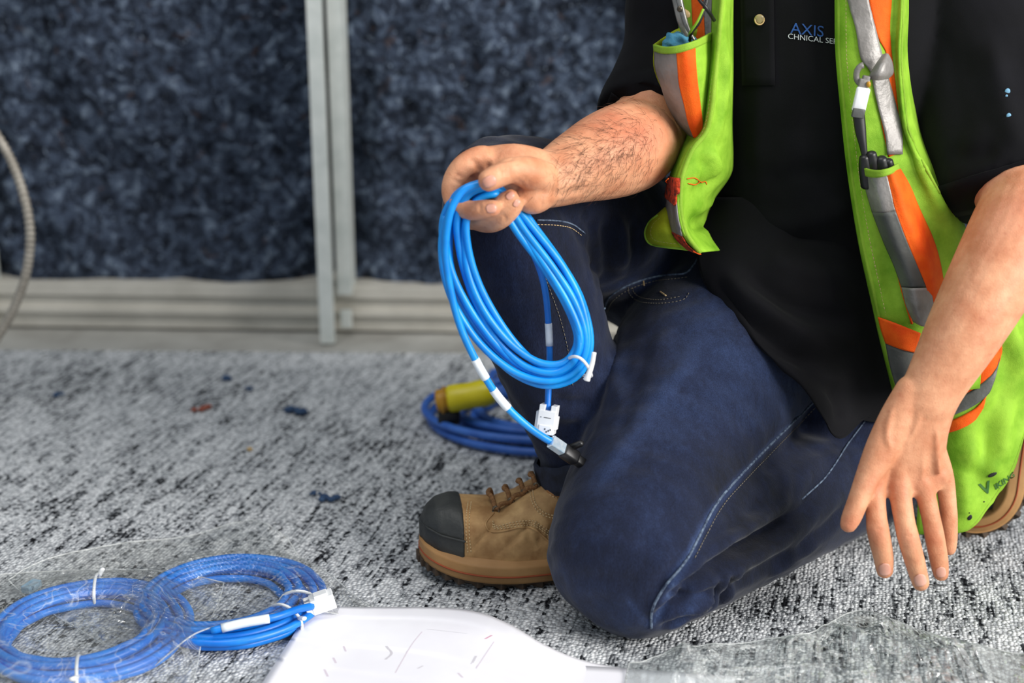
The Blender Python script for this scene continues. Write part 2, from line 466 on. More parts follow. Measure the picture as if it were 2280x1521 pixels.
def film(name, haze=0.065, tint=(0.975, 0.98, 0.97, 1)):
    m, nt, b, out = newmat(name)
    v = objc(nt)
    nt.nodes.remove(b)
    tr = nt.nodes.new('ShaderNodeBsdfTransparent'); tr.inputs[0].default_value = tint
    gl = nt.nodes.new('ShaderNodeBsdfGlossy'); gl.inputs['Roughness'].default_value = 0.14
    df = nt.nodes.new('ShaderNodeBsdfDiffuse'); df.inputs[0].default_value = (0.78, 0.80, 0.80, 1)
    bp = nt.nodes.new('ShaderNodeBump'); bp.inputs['Strength'].default_value = 0.3; bp.inputs['Distance'].default_value = 0.004
    nt.links.new(math_(nt, 'ADD', noise(nt, v, 38, 3, 0.5, 1.5), noise(nt, v, 110, 2, 0.5, 0.8)), bp.inputs['Height'])
    nt.links.new(bp.outputs[0], gl.inputs['Normal'])
    fr = nt.nodes.new('ShaderNodeFresnel'); fr.inputs[0].default_value = 1.33
    nt.links.new(bp.outputs[0], fr.inputs['Normal'])
    m1 = nt.nodes.new('ShaderNodeMixShader')
    # folds in the film turn whitish; these pale lines also paint in wrinkle highlights
    rd = math_(nt, 'ABSOLUTE', math_(nt, 'SUBTRACT', noise(nt, v, 16, 2, 0.5, 1.2), 0.5))
    r2 = math_(nt, 'ABSOLUTE', math_(nt, 'SUBTRACT', noise(nt, v, 41, 2, 0.5, 0.9), 0.5))
    wh = math_(nt, 'ADD', ramp(nt, rd, [(0.0, (0.26, 0.26, 0.26, 1)), (0.014, (0, 0, 0, 1))]), ramp(nt, r2, [(0.0, (0.10, 0.10, 0.10, 1)), (0.02, (0, 0, 0, 1))]))
    nt.links.new(math_(nt, 'ADD', wh, haze), m1.inputs[0])
    nt.links.new(tr.outputs[0], m1.inputs[1]); nt.links.new(df.outputs[0], m1.inputs[2])
    m2 = nt.nodes.new('ShaderNodeMixShader')
    nt.links.new(math_(nt, 'MAXIMUM', math_(nt, 'MINIMUM', math_(nt, 'MULTIPLY', fr.outputs[0], 2.0), 0.20), 0.05), m2.inputs[0])
    nt.links.new(m1.outputs[0], m2.inputs[1]); nt.links.new(gl.outputs[0], m2.inputs[2])
    nt.links.new(m2.outputs[0], out.inputs[0])
    return m
M['film'] = film('clear_film')
M['film_edge'] = film('film_seam', 0.35)
M['film_empty'] = film('clear_film_milky_sheen', 0.27, (0.94, 0.97, 0.96, 1))  # extra diffuse haze stands in for whitish reflections on the empty bag
M['clear'] = pm('clear_plug_plastic', srgb(150, 190, 215), srgb(205, 220, 230), 120, 0.15)
M['clear'].node_tree.nodes['Principled BSDF'].inputs['Transmission Weight'].default_value = 0.45
M['blue_cloth'] = pm('teal_cloth', srgb(44, 110, 140), srgb(86, 150, 176), 60, 0.9, 200, 0.6, 0.002)
M['button'] = pm('horn_button', srgb(128, 112, 74), srgb(170, 156, 112), 160, 0.35)
M['logo_blue'] = pm('logo_blue_thread', srgb(18, 62, 124), srgb(30, 84, 156), 300, 0.7)
M['logo_white'] = pm('logo_white_thread', srgb(176, 180, 184), srgb(200, 202, 206), 300, 0.7)
M['logo_green'] = pm('printed_dark_green', srgb(44, 92, 34), srgb(60, 110, 40), 200, 0.7)
M['paint_spot'] = pm('pale_blue_paint', srgb(110, 160, 190))
M['scissor'] = pm('tool_steel', srgb(120, 118, 114), srgb(170, 168, 164), 60, 0.3, metal=0.8)
M['beige'] = pm('beige_plastic', srgb(176, 146, 96), srgb(190, 160, 110), 60, 0.4)
M['scrap_blue'] = pm('blue_fluff', srgb(38, 60, 92), srgb(66, 94, 128), 200, 0.9, 300, 1.0, 0.003)
M['scrap_red'] = pm('rust_fluff', srgb(134, 70, 54), srgb(166, 98, 80), 200, 0.9)

# ================================================================ the setting
v, f = grid([[(-3, -1, 0), (0, -1, 0), (3.2, -1, 0)], [(-3, 1, 0), (0, 1, 0), (3.2, 1, 0)], [(-3, 2.20, 0), (0, 2.155, 0), (3.2, 2.0, 0)]], 4, 4)
fl = obj('floor', (np.vstack([v]), f), M['carpet'])
tag(fl, 'grey carpet flecked with dark streaks', None, None, 'structure')
sl = obj('floor_slab', box((0.1, 1.0, -0.035), 7, 5.0, 0.06), M['concrete'], None, False)
tag(sl, 'bare concrete strip between carpet and wall', None, None, 'structure')
WR = math.radians(-2.6)
wall = empty('wall_back', (0, 2.27, 0), 'unfinished back wall of metal studs filled with dark blue shredded insulation', None, None, 'structure')
wall.rotation_euler = (0, 0, WR)
def wobj(name, vf, m, smooth=False):
    o = link(name, mesh(name, vf, smooth), m); o.parent = wall; return o
# local wall frame: y = 0 at track front
def wallbatt(x0, x1, seed):
    r = np.random.RandomState(seed)
    nx = int((x1-x0)/0.011); nz = int(0.95/0.011)
    xs = np.linspace(x0, x1, nx); zs = np.concatenate([np.linspace(0.072, 1.02, nz), np.linspace(1.06, 2.6, 30)])
    X, Z = np.meshgrid(xs, zs); Y = np.zeros_like(X)
    for k in range(46):
        fx, fz = r.uniform(-1, 1, 2)*r.choice([25, 60, 120, 190]); am = 0.09/(20+math.hypot(fx, fz))
        Y += am*np.sin(fx*X+fz*Z+r.uniform(0, 6.3))*1.5
    e = np.minimum(np.minimum(X-x0, x1-X), 0.06)/0.06
    Y = 0.045-Y-0.03*np.sqrt(np.clip(e, 0, 1))+0.02
    v = np.stack([X.ravel(), Y.ravel(), Z.ravel()], 1); m_ = len(xs)
    f = [(i*m_+j, i*m_+j+1, (i+1)*m_+j+1, (i+1)*m_+j) for i in range(len(zs)-1) for j in range(m_-1)]
    return wobj('insulation_batt', (v, f), M['batt'], True)
studs = [-0.91, -0.305, 0.31, 0.92, 1.52]
for i, (a, b_) in enumerate(zip([-2.0]+studs, studs+[2.3])): wallbatt(a+0.026, b_-0.004, 10+i)
wobj('backing_sheet', box((0.1, 0.12, 1.3), 4.6, 0.02, 2.6), M['dark'])
for sx in studs:
    # C-shaped stud: lip, front flange, web, rear flange
    prof = [(sx-0.002, -0.062), (sx-0.002, -0.072), (sx+0.020, -0.072), (sx+0.020, -0.070), (sx+0.0005, -0.070), (sx+0.0005, -0.062)]
    def extr(pr, z0, z1):
        n = len(pr); v = np.array([(x, y, z) for z in (z0, z1) for x, y in pr])
        f = [(j, (j+1) % n, n+(j+1) % n, n+j) for j in range(n)]+[tuple(range(n))[::-1], tuple(n+j for j in range(n))]
        return v, f
    st = wobj('metal_stud', extr([(sx-0.004, -0.075), (sx+0.018, -0.075), (sx+0.018, -0.060), (sx+0.0165, -0.060), (sx+0.0165, -0.0735), (sx-0.0025, -0.0735), (sx-0.0025, 0.06), (sx-0.004, 0.06)], 0.0, 2.6), M['steel'])
    wobj('stud_flange', extr([(sx+0.0190, -0.030), (sx+0.042, -0.030), (sx+0.042, 0.02), (sx+0.0405, 0.02), (sx+0.0405, -0.0285), (sx+0.0190, -0.0285)], 0.070, 2.6), M['steel'])
    wobj('stud_clip', box((sx+0.031, -0.022, 0.027), 0.018, 0.012, 0.03, 0.001), M['steel'])
# bottom track with its ribs
pr = [(0.0, 0.0), (0.0, 0.006), (0.001, 0.024), (-0.010, 0.027), (-0.010, 0.036), (0.002, 0.040), (0.004, 0.054), (-0.008, 0.058), (-0.008, 0.076), (0.0, 0.078), (0.10, 0.078), (0.10, 0.0)]
n_ = len(pr); v = np.array([(x, y, z) for x in (-2.1, 2.4) for y, z in pr])
f = [(j, (j+1) % n_, n_+(j+1) % n_, n_+j) for j in range(n_)]+[tuple(range(n_))[::-1], tuple(n_+j for j in range(n_))]
wobj('bottom_track', (v, f), M['track'])
# ================================================================ the person
PER = empty('person', (0.28, 1.5, 0), 'person kneeling in black polo, lime safety vest and dark jeans, holding blue cable', 'person')
# ---- bare body: arms, hands, neck and head in one surface
def chain(pts, n=16, sub=5, hint=(0, 1, 0), cap=0.95): return loft([(P(*q[:3]), q[3], q[4] if len(q) > 4 else q[3]) for q in pts], hint, n, sub, cap)
B = []
# holding arm
B.append(chain([(1560, -130, 1.60, .058), (1500, 80, 1.56, .046), (1452, 250, 1.50, .044), (1430, 312, 1.47, .043)], 26))
B.append(chain([(1432, 314, 1.475, .043), (1400, 328, 1.44, .047, .046), (1345, 348, 1.405, .044, .042), (1285, 372, 1.375, .036, .034), (1225, 398, 1.35, .0285, .024), (1195, 400, 1.345, .027, .022)], 26))
# palm of the holding hand
B.append(chain([(1225, 400, 1.35, .027, .021), (1180, 398, 1.345, .031, .021), (1135, 388, 1.345, .030, .019), (1085, 380, 1.35, .024, .016), (1065, 380, 1.355, .022, .015)], 24))
B.append(chain([(1210, 430, 1.335, .016, .014), (1185, 440, 1.325, .0165, .015), (1165, 440, 1.325, .013, .012)], 16))   # heel of palm
# fingers of the holding hand
B.append(chain([(1105, 362, 1.347, .0125), (1070, 352, 1.343, .0122), (1030, 372, 1.335, .0112), (1008, 410, 1.330, .0105), (1012, 448, 1.320, .0098), (1045, 468, 1.305, .0095), (1078, 466, 1.296, .0092), (1097, 464, 1.293, .0082)], 16))
B.append(chain([(1090, 385, 1.365, .0125), (1040, 390, 1.368, .012), (1018, 440, 1.365, .011), (1042, 488, 1.345, .010), (1085, 476, 1.318, .0095), (1118, 452, 1.306, .009), (1137, 439, 1.304, .0078)], 16))
B.append(chain([(1095, 410, 1.372, .0120), (1050, 430, 1.375, .0115), (1045, 478, 1.362, .0105), (1082, 496, 1.335, .0098), (1112, 490, 1.315, .0094), (1137, 470, 1.308, .0086), (1151, 454, 1.307, .0072)], 16))
# thumb
B.append(chain([(1205, 398, 1.330, .017), (1175, 384, 1.314, .0155), (1140, 380, 1.302, .0122), (1112, 390, 1.294, .0112), (1088, 402, 1.288, .0105)], 18))
# hanging arm
B.append(chain([(2160, -120, 1.56, .060), (2200, 150, 1.51, .052), (2258, 380, 1.41, .046), (2290, 470, 1.365, .044)], 26))
B.append(chain([(2288, 455, 1.37, .044), (2262, 525, 1.345, .046), (2205, 630, 1.315, .0415), (2140, 750, 1.29, .0355), (2085, 850, 1.275, .0300, .024), (2058, 905, 1.27, .0290, .021)], 26))
# back of the hanging hand
B.append(chain([(2066, 885, 1.272, .0290, .021), (2038, 950, 1.268, .0330, .0185), (2020, 1015, 1.265, .0370, .0165), (2016, 1062, 1.262, .0375, .0135), (2016, 1085, 1.26, .036, .011)], 28))
# index, middle, ring, little, thumb
B.append(chain([(1968, 1010, 1.262, .0118), (1947, 1080, 1.255, .0110), (1951, 1145, 1.243, .0100), (1955, 1182, 1.238, .0108), (1966, 1235, 1.236, .0100), (1970, 1270, 1.236, .0084)], 16))
B.append(chain([(2000, 1010, 1.262, .0118), (2003, 1085, 1.254, .0110), (2013, 1155, 1.240, .0100), (2022, 1196, 1.234, .0104), (2039, 1258, 1.231, .0096), (2050, 1298, 1.231, .0084)], 16))
B.append(chain([(2040, 1010, 1.264, .0115), (2056, 1080, 1.258, .0100), (2072, 1150, 1.250, .0092), (2081, 1195, 1.247, .0096), (2091, 1250, 1.246, .0090), (2095, 1278, 1.246, .0076)], 16))
B.append(chain([(2080, 1000, 1.268, .0112), (2101, 1060, 1.268, .0098), (2110, 1120, 1.266, .0086), (2112, 1155, 1.265, .0088), (2113, 1200, 1.264, .0082), (2113, 1222, 1.264, .0070)], 16))
B.append(chain([(2035, 870, 1.27, .018, .014), (2000, 935, 1.264, .019, .015), (1962, 1005, 1.255, .0165, .014), (1932, 1062, 1.246, .0118), (1912, 1112, 1.238, .0102), (1896, 1152, 1.233, .0095), (1889, 1168, 1.231, .0082)], 18))
# knuckle bumps and tendons on the hanging hand
for q in [(1951, 1078, 1.2510, .0085), (2004, 1084, 1.2500, .0085), (2052, 1078, 1.2530, .008), (2094, 1062, 1.2595, .007)]: B.append(ellip(P(*q[:3]), q[3]*1.1, q[3]*0.75, q[3]*1.2))
for a_, b_ in [((1953, 1070), (2030, 905)), ((2004, 1075), (2045, 900)), ((2050, 1070), (2062, 900)), ((2090, 1055), (2078, 905))]:
    B.append(tube([P(a_[0]*(1-t)+b_[0]*t, a_[1]*(1-t)+b_[1]*t, 1.2508+0.004*t) for t in np.linspace(0, 1, 8)], [.003, .0036, .0036, .0034, .0034, .0034, .003, .002], 8))
# wrist bone
B.append(ellip(P(2105, 890, 1.262), .009, .008, .010))
# torso core, neck and head above the frame
B.append(loft([(P(1815, 420, 1.60), .09, .075), (P(1815, 150, 1.60), .11, .08), (P(1820, -60, 1.60), .13, .075), (P(1830, -190, 1.60), .15, .06)]))
B.append(loft([(P(1560, -130, 1.60), .055), (P(1830, -230, 1.60), .06), (P(2160, -120, 1.56), .058)], (0, 1, 0)))
nk = P(1835, -230, 1.585)
B.append(loft([(nk+Vector((0, 0, -.03)), .062, .062), (nk+Vector((-.005, -.02, .07)), .056, .058), (nk+Vector((-.01, -.035, .13)), .058, .062)]))
hc = nk+Vector((-.015, -.05, .215))
B.append(ellip(hc, .074, .096, .105)); B.append(ellip(hc+Vector((0, -.045, -.055)), .056, .055, .062))
B.append(loft([(hc+Vector((0, -.090, .012)), .008), (hc+Vector((0, -.106, -.022)), .014, .012)], (1, 0, 0)))
for s in (-1, 1):
    B.append(ellip(hc+Vector((s*.074, .008, -.012)), .010, .020, .032)); B.append(ellip(hc+Vector((s*.028, -.084, .018)), .018, .010, .007))
    B.append(ellip(hc+Vector((s*.014, -.091, -.062)), .018, .010, .006))
body = union('body', B, 0.0019, 5)
attr(body, 'flush', [([(1945, 1080), (1955, 1085)], .3, .010), ([(2000, 1085), (2008, 1088)], .3, .010), ([(2050, 1078), (2056, 1080)], .25, .009), ([(2092, 1062), (2098, 1064)], .22, .009),
    ([(2022, 1195), (2030, 1205)], .3, .008), ([(2072, 1190), (2078, 1200)], .3, .008), ([(1958, 1185), (1962, 1190)], .3, .008),
    ([(1370, 262), (1410, 285), (1450, 305)], .5, .028), ([(1340, 270), (1380, 300)], .4, .025),
    ([(1064, 405), (1070, 412)], .3, .008), ([(1100, 470), (1108, 468)], .3, .007), ([(2200, 480), (2280, 470)], .35, .03), ([(1890, 1170), (1898, 1172)], .35, .010)])
crease(body, [([(1112, 372), (1116, 384), (1113, 396)], -.0010, .0016), ([(1121, 369), (1125, 382), (1122, 394)], -.0009, .0016), ([(1130, 366), (1134, 380), (1130, 392)], -.0007, .0016), ([(1012, 384), (1022, 392), (1034, 396)], -.0009, .0016), ([(1006, 396), (1016, 404), (1030, 408)], -.0009, .0016), ([(1040, 352), (1060, 366), (1066, 384)], -.0014, .003), ([(1075, 345), (1090, 352), (1100, 360)], .0014, .005), ([(1100, 366), (1120, 358), (1150, 352)], -.0018, .003), ([(1066, 452), (1070, 464), (1068, 476)], -.0009, .0015), ([(1118, 478), (1126, 486), (1124, 496)], -.0009, .0015),
    ([(1150, 395), (1163, 408), (1168, 422)], -.0006, .0018), ([(1160, 388), (1176, 405), (1180, 420)], -.0005, .0018), ([(1085, 362), (1088, 376)], -.0018, .0025),
    ([(1140, 408), (1168, 424), (1190, 430)], -.0007, .003), ([(1212, 420), (1205, 445), (1210, 468)], -.0009, .003),
    ([(1230, 420), (1260, 415), (1330, 400)], .0012, .004), ([(1210, 436), (1250, 440), (1300, 430)], .0013, .004),
    ([(1950, 1178), (1966, 1180)], -.0006, .0014), ([(2018, 1196), (2034, 1192)], -.0006, .0014), ([(1990, 900), (1975, 960), (1985, 1010)], .0012, .0028), ([(2010, 1000), (2035, 960), (2050, 910)], .0010, .0028)])
BODY = link('body', body, M['skin'], PER); BT = bvh(body)
def nail(px, py, ang, w, l):
    """a nail plate lying on the fingertip; ang = pixel direction of the finger"""
    a = math.radians(ang); dx, dy = math.cos(a), math.sin(a)
    rows = []
    for i in range(9):
        r = []
        t = i/8*2-1
        for j in range(7):
            s = (j/6*2-1)*math.sqrt(max(0.03, 1-abs(t)**3.2))
            h = hit(BT, px+dx*t*l/2-dy*s*w/2, py+dy*t*l/2+dx*s*w/2, .0007)
            r.append(h)
        rows.append(r)
    if any(h is None for r in rows for h in r): return
    vv = np.array([list(h) for r in rows for h in r]); ff = [(i*7+j, i*7+j+1, (i+1)*7+j+1, (i+1)*7+j) for i in range(8) for j in range(6)]
    o = obj('fingernail', (vv, ff), M['nail'], PER); s = o.modifiers.new('s', 'SOLIDIFY'); s.thickness = .0006
for q in [(1090, 404, 155, 24, 32), (1094, 464, -5, 20, 24), (1136, 436, -38, 15, 20), (1150, 452, -55, 13, 18), (1970, 1268, 82, 26, 28), (2049, 1292, 75, 26, 28), (2095, 1274, 85, 21, 24), ]: nail(*q)
# hairs of the forearm
strands = []
co = coords(body); nr = normals(body)
for k in range(650):
    t = random.random()**0.8; px = 1240+t*200+random.gauss(0, 22); py = 385-(px-1240)*0.36+random.gauss(0, 46)
    h = hit(BT, px, py, 0)
    if h is None or h.y > 1.50: continue
    hv = np.array(list(h)); i = int(np.argmin(((co-hv)**2).sum(1))); nn = Vector(nr[i])
    tg = (P(px-40, py+26+random.gauss(0, 34), h.y)-h); tg -= nn*tg.dot(nn); tg.normalize()
    ln = random.uniform(.009, .020); cr = Vector((random.gauss(0, .5), random.gauss(0, .5), random.gauss(0, .5)))
    pts = [h+tg*ln*s+nn*(.0022*math.sin(s*2.6)*random.uniform(.5, 1.3))+cr*ln*.25*s*s for s in (0, .35, .7, 1)]
    strands.append(tube(pts, [.00012, .0001, .00007, .00003], 3, False))
ah = obj('arm_hair', join(strands), M['hair'], PER); ah['kind'] = 'stuff'
hairparts = [ellip(hc+Vector((0, .012, .022)), .079, .098, .098)]
obj('head_hair', hairparts[0], M['hair'], PER)

# ---- jeans
J = []
J.append(loft([(P(1640, 735, 1.56), .135, .12), (P(1570, 850, 1.47), .116, .11), (P(1490, 1030, 1.375), .099, .095), (P(1425, 1170, 1.30), .089, .085), (P(1392, 1258, 1.262), .083, .078)], (0, 1, .4), 34, 6, .75))
J.append(loft([(Vector((.118, 1.262, .078)), .078, .078), (Vector((.20, 1.335, .076)), .076, .076), (Vector((.30, 1.42, .072)), .068, .070), (Vector((.42, 1.51, .07)), .055, .062)], (0, 0, 1), 30, 6, .8))
kn = (1108, 440, 1.425)
J.append(loft([(P(1116, 425, 1.44), .060, .060), (P(1128, 520, 1.425), .066, .066), (P(1200, 690, 1.435), .068, .070), (P(1254, 850, 1.435), .060, .064), (P(1304, 985, 1.428), .053, .056), (P(1316, 1040, 1.422), .055, .057)], (0, 1, .3), 32, 6, .8))
J.append(loft([(P(1104, 425, 1.425), .056, .056), (P(1150, 440, 1.45), .066, .066), (P(1300, 495, 1.53), .078, .08), (P(1470, 580, 1.63), .085, .095), (P(1620, 650, 1.69), .11, .12)], (0, 0, 1), 32, 6, .9))
J.append(loft([(P(1600, 660, 1.66), .12, .13), (P(1760, 740, 1.64), .14, .13), (P(1900, 800, 1.62), .11, .11)], (0, 0, 1), 32, 6, .7))
J.append(loft([(P(1420, 640, 1.555), .05, .05), (P(1500, 640, 1.56), .07, .07), (P(1600, 640, 1.6), .08, .09)], (0, 0, 1), 24, 6, .7))
J.append(loft([(P(1760, 760, 1.62), .13, .12), (P(1850, 880, 1.55), .11, .11), (P(1880, 1000, 1.52), .09, .09)], (0, 1, 0), 30, 6, .7))
jeans = union('jeans', J, 0.0038, 6)
wr = [([(1490, 1352), (1560, 1290), (1620, 1245), (1720, 1180), (1880, 1072)], -.016, .008), ([(1448, 1385), (1500, 1345), (1560, 1325), (1600, 1290)], -.011, .005), ([(1462, 1402), (1530, 1370), (1580, 1335), (1612, 1262)], -.011, .005), ([(1500, 1412), (1560, 1380), (1610, 1330), (1622, 1270)], -.009, .005), ([(1470, 1345), (1520, 1300), (1570, 1270)], -.009, .005), ([(1440, 1420), (1500, 1418), (1560, 1392)], -.006, .005)]
# folds behind the kneeling knee, lap folds, shin folds
for q in [([(1470, 1390), (1545, 1300), (1640, 1225), (1760, 1165)], -.007, .008), ([(1500, 1405), (1590, 1330), (1700, 1262), (1800, 1215)], -.005, .008), ([(1452, 1330), (1500, 1270), (1560, 1235)], -.004, .006),
          ([(1520, 1380), (1560, 1340), (1600, 1330)], .004, .006), ([(1640, 1150), (1760, 1110), (1870, 1050)], -.005, .010), ([(1560, 1250), (1640, 1190), (1720, 1150)], .004, .007),
          ([(1760, 1240), (1830, 1180), (1890, 1120)], -.004, .008), ([(1700, 1290), (1760, 1250), (1850, 1190)], .004, .008),
          ([(1560, 770), (1480, 870), (1400, 985), (1330, 1060)], .004, .014), ([(1390, 700), (1375, 800), (1345, 930)], .0035, .010), ([(1450, 720), (1425, 830), (1400, 900)], -.0025, .010), ([(1520, 700), (1500, 790), (1470, 850)], -.002, .010),
          ([(1345, 470), (1352, 560), (1350, 640)], -.006, .008), ([(1375, 470), (1385, 540), (1390, 610)], .004, .008), ([(1405, 480), (1415, 550), (1405, 620)], -.004, .008), ([(1320, 470), (1320, 550), (1318, 620)], -.004, .008),
          ([(1225, 880), (1270, 900), (1320, 890)], -.004, .007), ([(1190, 915), (1250, 925), (1310, 912)], .003, .006), ([(1215, 950), (1260, 955), (1300, 940)], -.003, .006), ([(1195, 985), (1250, 1000), (1290, 985)], .003, .006),
          ([(1290, 470), (1310, 500), (1330, 520)], -.003, .006)]: wr.append(q)
crease(jeans, wr)
co = coords(jeans); nr = normals(jeans)
w = .0011*np.sin(co[:, 0]*90+7*np.sin(co[:, 2]*30))*np.sin(co[:, 2]*70+5*np.sin(co[:, 1]*40))
co = co+nr*w[:, None]; co[:, 2] = np.maximum(co[:, 2], 0.002); setco(jeans, co)
attr(jeans, 'fade', [([(1560, 770), (1480, 870), (1400, 985), (1330, 1080)], .55, .022), ([(1560, 690), (1610, 770), (1700, 830), (1790, 890)], .5, .05), ([(1500, 960), (1560, 900), (1660, 880)], .45, .05),
    ([(1380, 900), (1350, 1060), (1300, 1220)], .32, .05), ([(1300, 1300), (1380, 1380)], .38, .05), ([(1350, 640), (1420, 630), (1530, 610)], .3, .012), ([(1380, 800), (1390, 900)], .4, .014),
    ([(1835, 872), (1720, 985), (1600, 1120), (1520, 1260), (1455, 1390)], .75, .0055), ([(1130, 570), (1150, 650), (1180, 760)], .25, .03), ([(1400, 1340), (1440, 1390)], .6, .006), ([(1560, 1330), (1500, 1400)], .5, .008), ([(1470, 1100), (1440, 1200)], .25, .05)])
JE = link('jeans', jeans, M['denim'], PER); JT = bvh(jeans)
seam('seam', [(1838, 868), (1720, 985), (1640, 1068), (1590, 1130), (1530, 1245), (1478, 1310), (1452, 1360), (1450, 1398)], JT, M['denim_edge'], JE, .0013)
seam('seam', [(1925, 938), (1890, 985), (1840, 1060), (1785, 1112)], JT, M['denim_edge'], JE, .0009)
seam('seam', [(1345, 688), (1358, 660), (1400, 634), (1450, 618), (1500, 612), (1528, 608), (1545, 590), (1556, 572)], JT, M['denim_edge'], JE, .0011)
stitches('stitching', [(1352, 694), (1366, 668), (1405, 642), (1455, 627), (1505, 621), (1534, 617)], JT, M['thread'], JE)
stitches('stitching', [(1398, 640), (1402, 655), (1425, 672), (1470, 676), (1520, 668), (1536, 650)], JT, M['thread'], JE)
stitches('stitching', [(1408, 640), (1412, 652), (1432, 664), (1470, 668), (1518, 660)], JT, M['thread'], JE)
seam('bar_tack', [(1470, 650), (1483, 659)], JT, M['stitch'], JE, .0008)
seam('bar_tack', [(1432, 622), (1434, 636)], JT, M['stitch'], JE, .0008)
seam('seam', [(1195, 490), (1240, 492), (1275, 500), (1302, 520)], JT, M['denim_edge'], JE, .0009)
stitches('stitching', [(1195, 500), (1240, 502), (1272, 509), (1298, 527)], JT, M['stitch'], JE)
stitches('stitching', [(1192, 560), (1222, 640), (1250, 720), (1268, 800), (1275, 860)], JT, M['thread'], JE)
stitches('stitching', [(1850, 872), (1733, 992), (1653, 1076), (1603, 1136), (1543, 1250)], JT, M['thread'], JE)
# turned-up cuff
cc = P(1318, 1046, 1.422)
ax = (P(1304, 985, 1.428)-cc).normalized()
rings = []
for (tt, rr) in [(.020, .057), (.0205, .0605), (.012, .0615), (.004, .061), (-.004, .0615), (-.010, .060), (-.0105, .056), (0, .0545), (.012, .0545)]:
    A = Vector((1, 0, 0)); A -= ax*A.dot(ax); A.normalize(); Bv = ax.cross(A)
    rings.append(np.array([list(cc+ax*(tt+.0012*math.sin(k*1.9))+A*math.cos(k/40*6.2832)*rr*(1+.012*math.sin(k*.8))+Bv*math.sin(k/40*6.2832)*rr) for k in range(40)]))
obj('cuff', skin_rings(rings, 40, False), M['denim_hem'], JE)
# ---- polo shirt
S = []
S.append(loft([(P(1790, 800, 1.60), .125, .11), (P(1800, 650, 1.59), .128, .118), (P(1812, 450, 1.575), .132, .128), (P(1818, 250, 1.57), .142, .128), (P(1822, 60, 1.575), .155, .12), (P(1828, -100, 1.585), .165, .105), (P(1832, -190, 1.59), .15, .08)], (0, 1, 0), 40, 6, .5))
S.append(loft([(P(1740, -190, 1.59), .07), (P(1590, -120, 1.59), .072, .07), (P(1520, 0, 1.575), .062, .064), (P(1490, 110, 1.555), .050, .056), (P(1462, 190, 1.53), .050, .054), (P(1444, 240, 1.505), .053, .053), (P(1436, 268, 1.49), .053, .053)], (0, 1, 0), 30, 6, .05))
S.append(loft([(P(1920, -190, 1.58), .07), (P(2070, -100, 1.57), .078, .075), (P(2160, 60, 1.54), .077, .075), (P(2198, 200, 1.505), .085, .075), (P(2236, 320, 1.46), .087, .072), (P(2258, 400, 1.415), .075, .066), (P(2268, 436, 1.40), .067, .062)], (0, 1, 0), 30, 6, .05))
S.append(loft([(P(1835, -170, 1.59), .085, .08), (P(1835, -235, 1.585), .072, .07)], (0, 1, 0), 30, 6, .3))
polo = union('polo_shirt', S, 0.0038, 6)
crease(polo, [([(1600, 520), (1700, 560), (1800, 600), (1890, 640)], -.006, .012), ([(1590, 590), (1680, 640), (1790, 670), (1900, 690)], -.007, .012), ([(1660, 470), (1740, 500), (1850, 480), (1900, 440)], .005, .014),
    ([(1640, 640), (1740, 720), (1850, 760), (1930, 775)], -.006, .011), ([(1640, 690), (1730, 770), (1830, 810), (1930, 820)], .005, .011), ([(1690, 420), (1780, 390), (1870, 400)], -.004, .014),
    ([(1700, 100), (1690, 250), (1680, 400)], .003, .012), ([(1790, 150), (1800, 300), (1790, 420)], -.003, .014),
    ([(2200, 60), (2225, 180), (2250, 280), (2275, 340)], .005, .012), ([(2110, 60), (2130, 220), (2150, 330)], -.004, .018), ([(2100, 330), (2160, 350), (2230, 330)], -.004, .012),
    ([(1400, 170), (1430, 190), (1470, 200)], -.004, .008), ([(1390, 200), (1430, 225), (1480, 240)], .003, .008), ([(1440, 60), (1450, 120), (1440, 170)], -.003, .012)])
SH = link('polo_shirt', polo, M['polo'], PER); ST = bvh(polo)
# loose tail of the shirt over the lap
tail = [[(1560, 440, 1.53), (1640, 440, 1.485), (1760, 440, 1.475), (1880, 440, 1.48), (1980, 440, 1.52)],
        [(1552, 550, 1.47), (1640, 565, 1.445), (1760, 580, 1.435), (1890, 590, 1.445), (2000, 600, 1.49)],
        [(1562, 615, 1.445), (1650, 680, 1.405), (1770, 730, 1.40), (1900, 760, 1.425), (2020, 780, 1.48)],
        [(1600, 680, 1.43), (1690, 765, 1.385), (1790, 820, 1.385), (1910, 860, 1.42), (2030, 880, 1.47)],
        [(1640, 735, 1.425), (1740, 815, 1.375), (1822, 880, 1.375), (1920, 930, 1.42), (2030, 940, 1.47)],
        [(1665, 752, 1.425), (1790, 850, 1.375), (1862, 975, 1.385), (1935, 930, 1.425), (2030, 950, 1.47)]]
tl = sheet('shirt_tail', tail, M['polo'], SH, 12, 12, .0018)
for _ in (0,):
    me = tl.data; crease(me, [([(1580, 600), (1640, 690), (1740, 780), (1840, 850)], .007, .010), ([(1600, 590), (1680, 680), (1780, 750), (1880, 790)], -.007, .010), ([(1640, 590), (1720, 660), (1830, 700), (1930, 710)], .006, .011),
        ([(1700, 560), (1780, 600), (1900, 620)], -.006, .012), ([(1660, 640), (1760, 720), (1900, 760)], -.005, .008), ([(1700, 790), (1800, 830), (1900, 850)], -.004, .008), ([(1840, 860), (1860, 900), (1870, 950)], .004, .008), ([(1740, 520), (1840, 500), (1900, 480)], .005, .014)])
ST2 = bvh(polo, tl.data)
